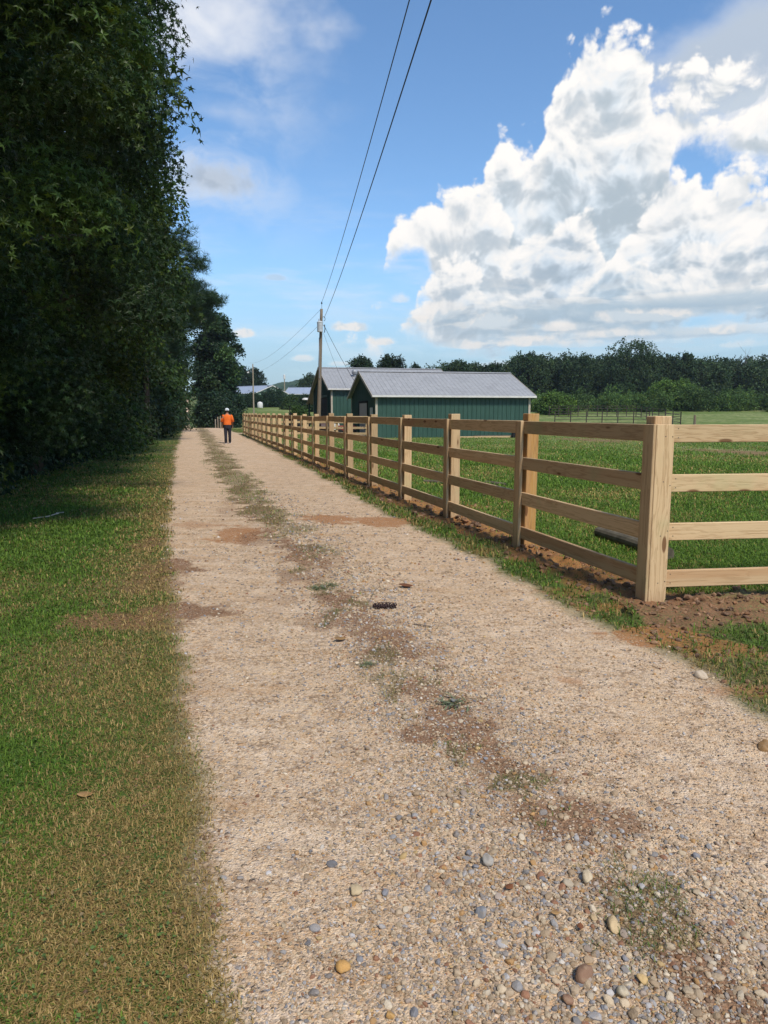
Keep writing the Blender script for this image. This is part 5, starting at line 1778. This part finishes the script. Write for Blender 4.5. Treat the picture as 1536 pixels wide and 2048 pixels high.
def make_grass():
    r = np.random.default_rng(31)
    # left lawn
    x, y, v = scatter(r, 420000, lambda y: -0.30 * y - 1.2, lambda y: vL(y) + 0.35, 1.25, 60, 1.55)
    ok = (v > -6.5)
    x, y, v = x[ok], y[ok], v[ok]
    gv, cl, br, gs, _ = masks(x, y)
    edge = sstep(vL(y) - v, 0.05, 1.15)                       # 0 at the gravel, 1 well inside the lawn
    pn = fbm(x * 1.3, y * 1.3, 4, 61)
    pn2 = fbm(x * 0.5, y * 0.5, 3, 63)
    dry = np.clip(0.95 - 0.78 * edge + (0.5 - pn) * 1.4 + (0.5 - pn2) * 0.8 + br * 0.5, 0.03, 0.97)
    dry = np.where(y > 12, np.clip(dry * 0.75 + 0.12, 0, 0.9), dry)
    keep = r.random(len(x)) < np.clip(gs * 1.15, 0, 1) * np.clip(0.62 + 0.8 * pn, 0, 1)
    x, y, dry = x[keep], y[keep], dry[keep]
    n = len(x)
    sc = np.clip(y / 3.2, 1.0, 5)
    hg = (0.024 + 0.030 * r.random(n)) * (1 - 0.3 * dry) * (1 + 0.10 * np.clip(y - 3, 0, 8))
    hg = np.minimum(hg, 0.11)
    blades('lawn_grass', 'short mown grass between the wood and the gravel road', x, y, hg, (0.0028 + 0.0024 * r.random(n)) * sc, grass_cols(x, y, r, dry) * np.array([1.68, 1.50, 1.15]), r, 1.3)
    # clover and other broad leaves among the mown grass
    n = 5200
    x, y, v = scatter(r, n, lambda y: -0.30 * y - 1.2, lambda y: vL(y) - 0.1, 1.3, 14, 1.6)
    ok = fbm(x * 1.1 + 5, y * 1.1, 3, 88) > 0.5
    x, y = x[ok], y[ok]
    m = len(x)
    pos = np.stack([x, y, H(x, y) + 0.012 + 0.02 * r.random(m)], 1)
    P, f, k = leaf_geo(pos, r.normal(size=(m, 3)) * 0.4 + np.array([0, 0, 1.0]), unit(m, r), (0.008 + 0.010 * r.random(m)) * np.clip(y / 3, 1, 3), OVAL)
    c = np.array([[0.105, 0.165, 0.045]]) * (0.7 + 0.6 * r.random((m, 1)))
    c = np.where(r.random((m, 1)) < 0.06, np.array([[0.26, 0.19, 0.10]]), c)
    tag(link('lawn_weeds', np_mesh('lawn_weeds', P, [f], np.repeat(c, k, axis=0)), GRASS_M), 'clover and fallen leaf bits among the mown grass', 'weeds', kind='stuff')
    # verge between the road and the fence, and the strip and tufts in the road
    x, y, v = scatter(r, 260000, lambda y: vL(y) + 0.3, lambda y: vR(y) + 1.2, 1.25, 75, 1.6)
    gv, cl, br, gs, tf = masks(x, y)
    inroad = gv > 0.5
    keep = r.random(len(x)) < np.where(inroad, tf * 0.75, gs * 0.9)
    x, y, tf, inroad = x[keep], y[keep], tf[keep], inroad[keep]
    n = len(x)
    pn = fbm(x * 1.6, y * 1.6, 3, 67)
    dry = np.where(inroad, np.clip(0.66 + (0.5 - pn) * 1.2, 0.08, 0.95), np.clip(0.42 + (0.5 - pn) * 1.2, 0.05, 0.95))
    sc = np.clip(y / 3.2, 1.0, 5)
    hg = np.minimum((0.028 + 0.045 * r.random(n)) * (1 + 0.08 * np.clip(y - 3, 0, 8)), 0.12)
    hg = np.where(inroad, hg * 0.6, hg)
    cc = grass_cols(x, y, r, dry)
    cc = np.where(inroad[:, None], cc * np.array([1.5, 1.6, 1.25]), cc)
    cc = np.where(inroad[:, None], cc, cc * np.array([1.65, 1.45, 1.1]))
    blades('verge_grass', 'thin grass on the verge and in the middle of the gravel road', x, y, hg, np.where(inroad, 0.0022, 0.003 + 0.003 * r.random(n)) * sc, cc, r, 1.25)
    x, y, v = scatter(r, 60000, lambda y: vL(y) + 0.6, lambda y: vR(y), 1.3, 9, 1.8)
    gv, cl, br, gs, tf = masks(x, y)
    keep = r.random(len(x)) < tf ** 1.3
    x, y = x[keep], y[keep]
    n = len(x)
    blades('median_grass', 'wiry half dry grass tufts growing through the gravel', x, y, 0.018 + 0.030 * r.random(n), np.full(n, 0.0022) * np.clip(y / 3, 1, 3), grass_cols(x, y, r, np.full(n, 0.6)) * np.array([0.9, 0.95, 0.95]), r, 1.35)
    # paddock
    x, y, v = scatter(r, 520000, lambda y: vof(2.25 - 0.268 * (y - 5.9), y) + 0.05, lambda y: 0.85 * y + 3, 5.6, 75, 1.7)
    gv, cl, br, gs, _ = masks(x, y)
    pn = fbm(x * 0.5, y * 0.5, 4, 71)
    front = (x - P0[0]) * 0.125
    keep = (r.random(len(x)) < gs) & (y > P0[1] + front + 0.12)
    x, y, pn = x[keep], y[keep], pn[keep]
    n = len(x)
    dry = np.clip(0.20 + (0.5 - pn) * 1.0, 0.02, 0.7)
    sc = np.clip(y / 4.6, 1.0, 4.5)
    hg = np.minimum((0.035 + 0.05 * r.random(n)) * (0.5 + 1.1 * pn) * (1 + 0.03 * np.clip(y - 6, 0, 20)), 0.14)
    blades('paddock_grass', 'green grazed grass of the fenced paddock', x, y, hg, (0.003 + 0.003 * r.random(n)) * sc, grass_cols(x, y, r, dry) * np.array([2.0, 1.76, 1.2]), r, 1.15)


make_grass()


# ------------------------------------------------------------------ stones
def stone_mat():
    m, nt = new_mat('stone')
    oc = nt.n('NewGeometry').outputs['Position']
    c = nt.n('Attribute', attribute_name='Col').outputs['Color']
    n = nt.noise(oc, 140, 4, 0.65)
    n2 = nt.noise(oc, 35, 3, 0.6)
    c = nt.mix(nt.sm(n, 0.3, 0.75, 0, 0.4), c, nt.mix(0.5, c, (0.25, 0.18, 0.11)))
    c = nt.mix(nt.sm(n2, 0.5, 0.7, 0, 0.35), c, (0.40, 0.29, 0.18))
    finish(nt, c, 0.8, bump(nt, n, 0.5, 0.004), 0.25)
    return m


STONE_M = stone_mat()
PAL = np.array([[0.46, 0.36, 0.25], [0.54, 0.44, 0.31], [0.60, 0.52, 0.40], [0.36, 0.27, 0.18], [0.27, 0.25, 0.24], [0.22, 0.23, 0.26], [0.44, 0.26, 0.11],
                [0.30, 0.15, 0.09], [0.62, 0.58, 0.52], [0.40, 0.33, 0.28], [0.50, 0.36, 0.17]])
PAL = PAL * np.array([[0.92, 0.88, 0.84]])
PALW = np.array([.24, .17, .07, .18, .09, .05, .05, .04, .02, .07, .02])


def ico(sub):
    bm = bmesh.new()
    bmesh.ops.create_icosphere(bm, subdivisions=sub, radius=1)
    bm.verts.index_update()
    v = np.array([q.co[:] for q in bm.verts])
    f = np.array([[q.index for q in p.verts] for p in bm.faces])
    bm.free()
    return v, f


ICO1, ICO2, ICO3 = ico(1), ico(2), ico(3)


def stones_geo(x, y, rad, r, shape, sink=0.25, rough=0.16):
    sv, sf = shape
    n, k = len(x), len(sv)
    s = np.stack([rad * (0.8 + 0.5 * r.random(n)), rad * (0.65 + 0.4 * r.random(n)), rad * (0.42 + 0.35 * r.random(n))], 1)
    P = sv[None] * (1 + rough * r.normal(size=(n, k, 1)))
    # knock off a few facets so that the pebbles are not balls
    for j in range(3):
        d = unit(n, r)
        t = 0.48 + 0.35 * r.random(n)
        dd = (P * d[:, None]).sum(2)
        over = np.clip(dd - t[:, None], 0, None)
        P = P - over[:, :, None] * d[:, None] * 0.85
    P = P * s[:, None]
    a = r.random(n) * 6.283
    tl = r.normal(size=n) * 0.35
    c, s_ = np.cos(a)[:, None], np.sin(a)[:, None]
    z1 = P[:, :, 2] * np.cos(tl)[:, None] - P[:, :, 0] * np.sin(tl)[:, None]
    x0 = P[:, :, 0] * np.cos(tl)[:, None] + P[:, :, 2] * np.sin(tl)[:, None]
    X = c * x0 - s_ * P[:, :, 1]
    Y = s_ * x0 + c * P[:, :, 1]
    Pw = np.stack([X + x[:, None], Y + y[:, None], z1 + (H(x, y) + s[:, 2] * (1 - 2 * sink) * 0.8)[:, None]], 2)
    f = (sf[None] + (np.arange(n) * k)[:, None, None]).reshape(-1, 3)
    return Pw.reshape(-1, 3), f, k


def stone_cols(n, r, grey=0.0):
    i = r.choice(len(PAL), n, p=PALW / PALW.sum())
    c = PAL[i]
    if np.any(grey):
        g = np.array([[0.34, 0.32, 0.31]])
        c = np.where((r.random(n) < grey)[:, None], g * (0.7 + 0.7 * r.random((n, 1))), c)
    return c * (0.75 + 0.45 * r.random(n))[:, None]


def make_gravel():
    r = np.random.default_rng(91)
    Ps, fs, cs, off = [], [], [], 0

    def put(x, y, rad, shape, grey=0.0, **kw):
        nonlocal off
        P, f, k = stones_geo(x, y, rad, r, shape, **kw)
        Ps.append(P)
        fs.append(f + off)
        off += len(P)
        cs.append(np.repeat(stone_cols(len(x), r, grey), k, axis=0))

    def loose(x, y):
        """how much coarse loose gravel lies here: the crown between the wheel tracks and the right edge near the viewer"""
        v = vof(x, y)
        c = np.interp(y, [1.0, 1.7, 2.6, 4.0, 6.0, 9.0, 14.0], [1.35, 1.30, 1.22, 1.35, 1.45, 1.5, 1.6])
        w = np.interp(y, [1.0, 2.0, 3.0, 5.0, 9.0], [0.85, 0.75, 0.60, 0.50, 0.45])
        return np.exp(-((v - c) / w) ** 2) * np.interp(y, [0, 3, 6, 12, 20], [1, 1, 0.8, 0.55, 0.3])
    lo, hi = (lambda y: vL(y) - 0.15), (lambda y: vR(y) + 0.3)
    # grit
    x, y, v = scatter(r, 170000, lo, hi, 1.3, 14, 2.0)
    gv, cl, br, gs, tf = masks(x, y)
    L = loose(x, y)
    n1 = fbm(x * 2.2, y * 2.2, 3, 83)
    keep = r.random(len(x)) < gv * (0.14 + 0.85 * L) * (1 - 0.8 * br) * (1 - 0.8 * cl) * np.clip(n1 * 2.2 - 0.35, 0.1, 1)
    x, y = x[keep], y[keep]
    put(x, y, (0.0032 + 0.0042 * r.random(len(x)) ** 2) * np.clip(y / 2.6, 1, 3.2), ICO1, 0.12)
    # pebbles
    x, y, v = scatter(r, 64000, lo, hi, 1.3, 16, 2.0)
    gv, cl, br, gs, tf = masks(x, y)
    L = loose(x, y)
    keep = r.random(len(x)) < gv * (0.018 + 0.97 * L ** 1.4) * (1 - 0.75 * br) * (1 - 0.6 * cl)
    x, y = x[keep], y[keep]
    put(x, y, (0.004 + 0.0075 * r.random(len(x)) ** 2.4) * np.clip(y / 3.4, 1, 2.0), ICO1, 0.12, rough=0.15)
    # bigger stones
    x, y, v = scatter(r, 15000, lo, hi, 1.3, 12, 1.9)
    gv, cl, br, gs, tf = masks(x, y)
    L = loose(x, y)
    keep = r.random(len(x)) < gv * (0.010 + 0.75 * L ** 2) * (1 - 0.5 * br)
    x, y = x[keep], y[keep]
    put(x, y, 0.008 + 0.010 * r.random(len(x)) ** 2.6, ICO2, 0.14, rough=0.05)
    # crumbs of earth on the dug strip and the dirt patches
    me = np_mesh('gravel', np.concatenate(Ps), [np.concatenate(fs)], np.concatenate(cs), smooth=False)
    tag(link('gravel', me, STONE_M), 'loose gravel and pebbles lying on the road', 'gravel', kind='stuff')
    x, y, v = scatter(r, 110000, lambda y: vL(y) - 2, lambda y: vR(y) + 4.5, 1.5, 26, 1.5)
    gv, cl, br, gs, tf = masks(x, y)
    p = np.maximum(br, cl * (gv < 0.6) * 0.8)
    keep = r.random(len(x)) < p * 0.55
    x, y = x[keep], y[keep]
    p2 = (masks(x, y)[0] < 0.6) & (vof(x, y) > vR(y))
    P, f, k = stones_geo(x, y, np.where(p2, 0.006 + 0.026 * r.random(len(x)) ** 2.5, 0.003 + 0.008 * r.random(len(x)) ** 2) * np.clip(y / 5, 1, 2), r, ICO1, 0.3)
    c = np.array([[0.17, 0.090, 0.050], [0.22, 0.105, 0.05], [0.12, 0.068, 0.042], [0.25, 0.14, 0.075]])[r.integers(0, 4, len(x))] * (0.7 + 0.6 * r.random((len(x), 1)))
    me = np_mesh('earth_crumbs', P, [f], np.repeat(c, k, axis=0))
    tag(link('earth_crumbs', me, STONE_M), 'crumbled brown earth along the fence and in patches on the road', 'soil', kind='stuff')


make_gravel()


def single_stones():
    r = np.random.default_rng(17)
    data = [(1175, 1757, 17, (0.56, 0.45, 0.30), 'squared pale tan stone at the edge of the grass tuft, lower right'),
            (1228, 1848, 20, (0.55, 0.40, 0.22), 'upright yellow tan stone at the lower end of the grass tuft'),
            (1168, 1944, 22, (0.24, 0.135, 0.085), 'largest flat brown stone at the lower right'),
            (1136, 1988, 16, (0.25, 0.13, 0.08), 'brown stone just below the largest brown one'),
            (1247, 1978, 18, (0.52, 0.44, 0.31), 'rounded cream stone right of the brown stones'),
            (686, 1930, 16, (0.56, 0.31, 0.10), 'orange tan stone alone on the fine gravel near the bottom'),
            (962, 1815, 14, (0.24, 0.25, 0.27), 'blue grey stone left of the grass tuft'),
            (1188, 1832, 9, (0.50, 0.36, 0.20), 'small round tan pebble beside the upright yellow stone'),
            (1284, 1953, 14, (0.56, 0.38, 0.17), 'yellow stone above the cream one at the lower right'),
            (975, 1717, 15, (0.36, 0.33, 0.29), 'grey stone above the blue grey one'),
            (1137, 1763, 13, (0.40, 0.33, 0.24), 'dull tan stone left of the squared pale one'),
            (780, 2022, 15, (0.56, 0.32, 0.11), 'orange stone at the very bottom of the road'),
            (1532, 1492, 18, (0.30, 0.17, 0.07), 'round rusty brown stone at the right edge of the photo'),
            (710, 1775, 16, (0.52, 0.40, 0.24), 'flat tan stone alone in the left wheel track'),
            (1404, 1352, 16, (0.56, 0.45, 0.33), 'pale stone at the right edge of the road below the corner post')]
    for px, py, rp, col, lab in data:
        g = G(px, py)
        rad = rp * g[1] / F * 1.02
        P, f, k = stones_geo(np.array([0.0]), np.array([0.0]), np.array([rad]), r, ICO3, 0.2, 0.02)
        P = P - np.array([0, 0, float(H(np.array([0.0]), np.array([0.0]))[0])])
        P[:, 2] += 0.05 * rad * np.sin(P[:, 0] * 9 / rad)
        me = np_mesh('stone', P, [f], np.tile(np.array(col), (len(P), 1)), smooth=True)
        o = link('stone', me, STONE_M, None, (g[0], g[1], float(H(g[0], g[1])) + 0.006))
        tag(o, lab, 'stone', 'larger stones lying on the gravel road')
    # dry leaves, a pine cone, twigs
    LT, LB = plain('dry_leaf_tan', (0.36, 0.21, 0.085), 0.7), plain('dry_leaf_brown', (0.20, 0.075, 0.03), 0.7)
    def leaf(px, py, w, mt, lab, rz):
        g = G(px, py)
        s = w * g[1] / F
        n = 9
        v, f = [], []
        for i in range(n + 1):
            t = i / n
            ww = 0.30 * math.sin(math.pi * min(1, t * 1.02 + 0.02)) ** 0.8 * s
            zz = 0.30 * s * (t - 0.5) ** 2 * 2 + 0.006
            for q, dz in ((-1, 0.13 * s), (0, 0), (1, 0.10 * s)):
                v.append(((t - 0.5) * s, q * ww, zz + dz * math.sin(math.pi * t)))
        for i in range(n):
            for q in range(2):
                f.append((3 * i + q, 3 * i + q + 1, 3 * i + q + 4, 3 * i + q + 3))
        b = MB().add(v, f)
        b.tube([(-0.5 * s, 0, 0.07 * s + .006), (-0.66 * s, 0.02 * s, 0.10 * s)], 0.012 * s, 5)
        me = b.mesh('fallen_leaf', True)
        o = link('fallen_leaf', me, mt, None, (g[0], g[1], float(H(g[0], g[1])) + 0.004), (0.1, 0.12, rz))
        so = o.modifiers.new('thick', 'SOLIDIFY')
        so.thickness = 0.0015
        tag(o, lab, 'leaf', 'dry leaves fallen on the road')
    leaf(812, 1172, 32, LB, 'curled red brown leaf on the right wheel track', 0.1)
    leaf(680, 1279, 30, LT, 'tan curled leaf between the wheel tracks', 0.5)
    leaf(1018, 1767, 26, LB, 'rust coloured leaf left of the squared pale stone', 0.8)
    leaf(1160, 1850, 24, LB, 'dark red leaf standing among stones left of the upright yellow stone', 1.3)
    leaf(170, 1592, 34, LT, 'pale tan leaf lying in the lawn at the lower left', 0.3)
    leaf(1110, 1822, 22, LT, 'small orange brown leaf in the coarse gravel left of the dark red one', 0.2)
    # pine cone
    CN = plain('pine_cone_scales', (0.060, 0.036, 0.034), 0.8, var=0.3)
    g = G(768, 1217)
    t = thing('pine_cone', 'dark flattened pine cone lying on the road between the two leaves', 'pine cone', (g[0], g[1], float(H(g[0], g[1])) + 0.022), 0.06)
    b = MB()
    for k in range(70):
        u = k / 69
        a = k * 2.399
        rr_ = 0.026 * math.sin(math.pi * (0.10 + 0.86 * u)) ** 0.7
        xx = (u - 0.5) * 0.19
        c = Vector((xx, math.cos(a) * rr_ * 0.7, math.sin(a) * rr_ * 0.6))
        o = Vector((0.35, math.cos(a), math.sin(a) * 0.8)).normalized()
        sd = o.cross(Vector((1, 0, 0))).normalized()
        b.add([c - sd * 0.007, c + sd * 0.007, c + o * 0.020 + sd * 0.008, c + o * 0.020 - sd * 0.008, c + o * 0.016 + Vector((0.010, 0, 0))],
              [(0, 1, 2, 3), (3, 2, 4), (1, 0, 4), (0, 3, 4), (1, 4, 2)])
    b.build('scales', CN, t)
    MB().tube([(-0.095, 0, 0), (0, 0, 0), (0.09, 0, 0)], [0.008, 0.017, 0.005], 8).build('core', CN, t)
    # sticks and pale litter
    TW = plain('twig_bark', (0.13, 0.10, 0.075), 0.85)
    PT = plain('pale_stick', (0.42, 0.37, 0.29), 0.85)
    def stick(pts, rad, mt, lab):
        ps = []
        for px, py, h in pts:
            g = G(px, py)
            ps.append(Vector((g[0], g[1], float(H(g[0], g[1])) + h)))
        b0 = ps[0].copy()
        o = MB().tube([p - b0 for p in ps], rad, 6).build('stick', mt, None, b0)
        tag(o, lab, 'stick')
    stick([(738, 1205, .01), (748, 1192, .05), (760, 1188, .075)], 0.0025, TW, 'thin curved twig sticking up above the pine cone')
    stick([(828, 1249, .006), (848, 1252, .008), (864, 1255, .006)], 0.006, TW, 'short grey stick on the right wheel track')
    stick([(66, 1040, .03), (95, 1036, .03), (118, 1032, .05)], 0.010, PT, 'pale bare stick lying on the lawn by the feathery bushes')
    stick([(112, 1031, .04), (128, 1029, .04)], 0.009, PT, 'short pale stick on the lawn, nearer the road')
    def weed(px, py, s, lab, seed):
        rr = np.random.default_rng(seed)
        g = G(px, py)
        z = float(H(g[0], g[1]))
        n = 70
        pos = np.array([[0, 0, 0.01]]) + rr.normal(size=(n, 3)) * np.array([s * .55, s * .4, 0.004])
        d = unit(n, rr) * np.array([1, 1, 0.25]) + np.array([0, 0, 0.55])
        nr = unit(n, rr) * 0.6 + np.array([0, 0, 1.0])
        P, f, k = leaf_geo(pos, nr, d, s * (0.5 + 0.7 * rr.random(n)), (np.array([(0, -.03, 0), (0, .03, 0), (.55, .055, .03), (.55, -.055, .03), (1, 0, -.08)]), np.array([(0, 1, 2, 3), (3, 2, 4, 4)])))
        f = f.reshape(-1, 2, 4)
        me = np_mesh('weed', P, [f[:, 0], f[:, 1][:, :3]], np.tile(np.array([[0.17, 0.20, 0.11]]), (len(P), 1)) * (0.7 + 0.6 * rr.random((len(P), 1))))
        tag(link('weed', me, GRASS_M, None, (g[0], g[1], z)), lab, 'weed', 'small weeds growing in the gravel road')
    weed(903, 1408, 0.075, 'spiky weed growing in the gravel above the brown soil patch', 1)
    weed(736, 1329, 0.045, 'small green weed between the tan leaf and the spiky weed', 2)
    weed(640, 1176, 0.075, 'blue green weed in the middle of the road left of the pine cone', 3)
    weed(662, 1170, 0.06, 'smaller blue green weed just right of the other, left of the pine cone', 4)


single_stones()

# ------------------------------------------------------------------ summer haze
def make_haze():
    m = bpy.data.materials.new('thin_haze')
    m.use_nodes = True
    nt = NT(m.node_tree)
    v = nt.n('VolumePrincipled', {'Color': (0.78, 0.88, 1.0), 'Density': 0.0002, 'Anisotropy': 0.2})
    nt.n('OutputMaterial', {'Volume': v.outputs[0]})
    b = MB().box(-760, -150, -5.0, 760, 1130, 80)
    o = b.build('haze', m)
    tag(o, 'thin bluish summer haze over the fields', 'haze', kind='stuff')


make_haze()
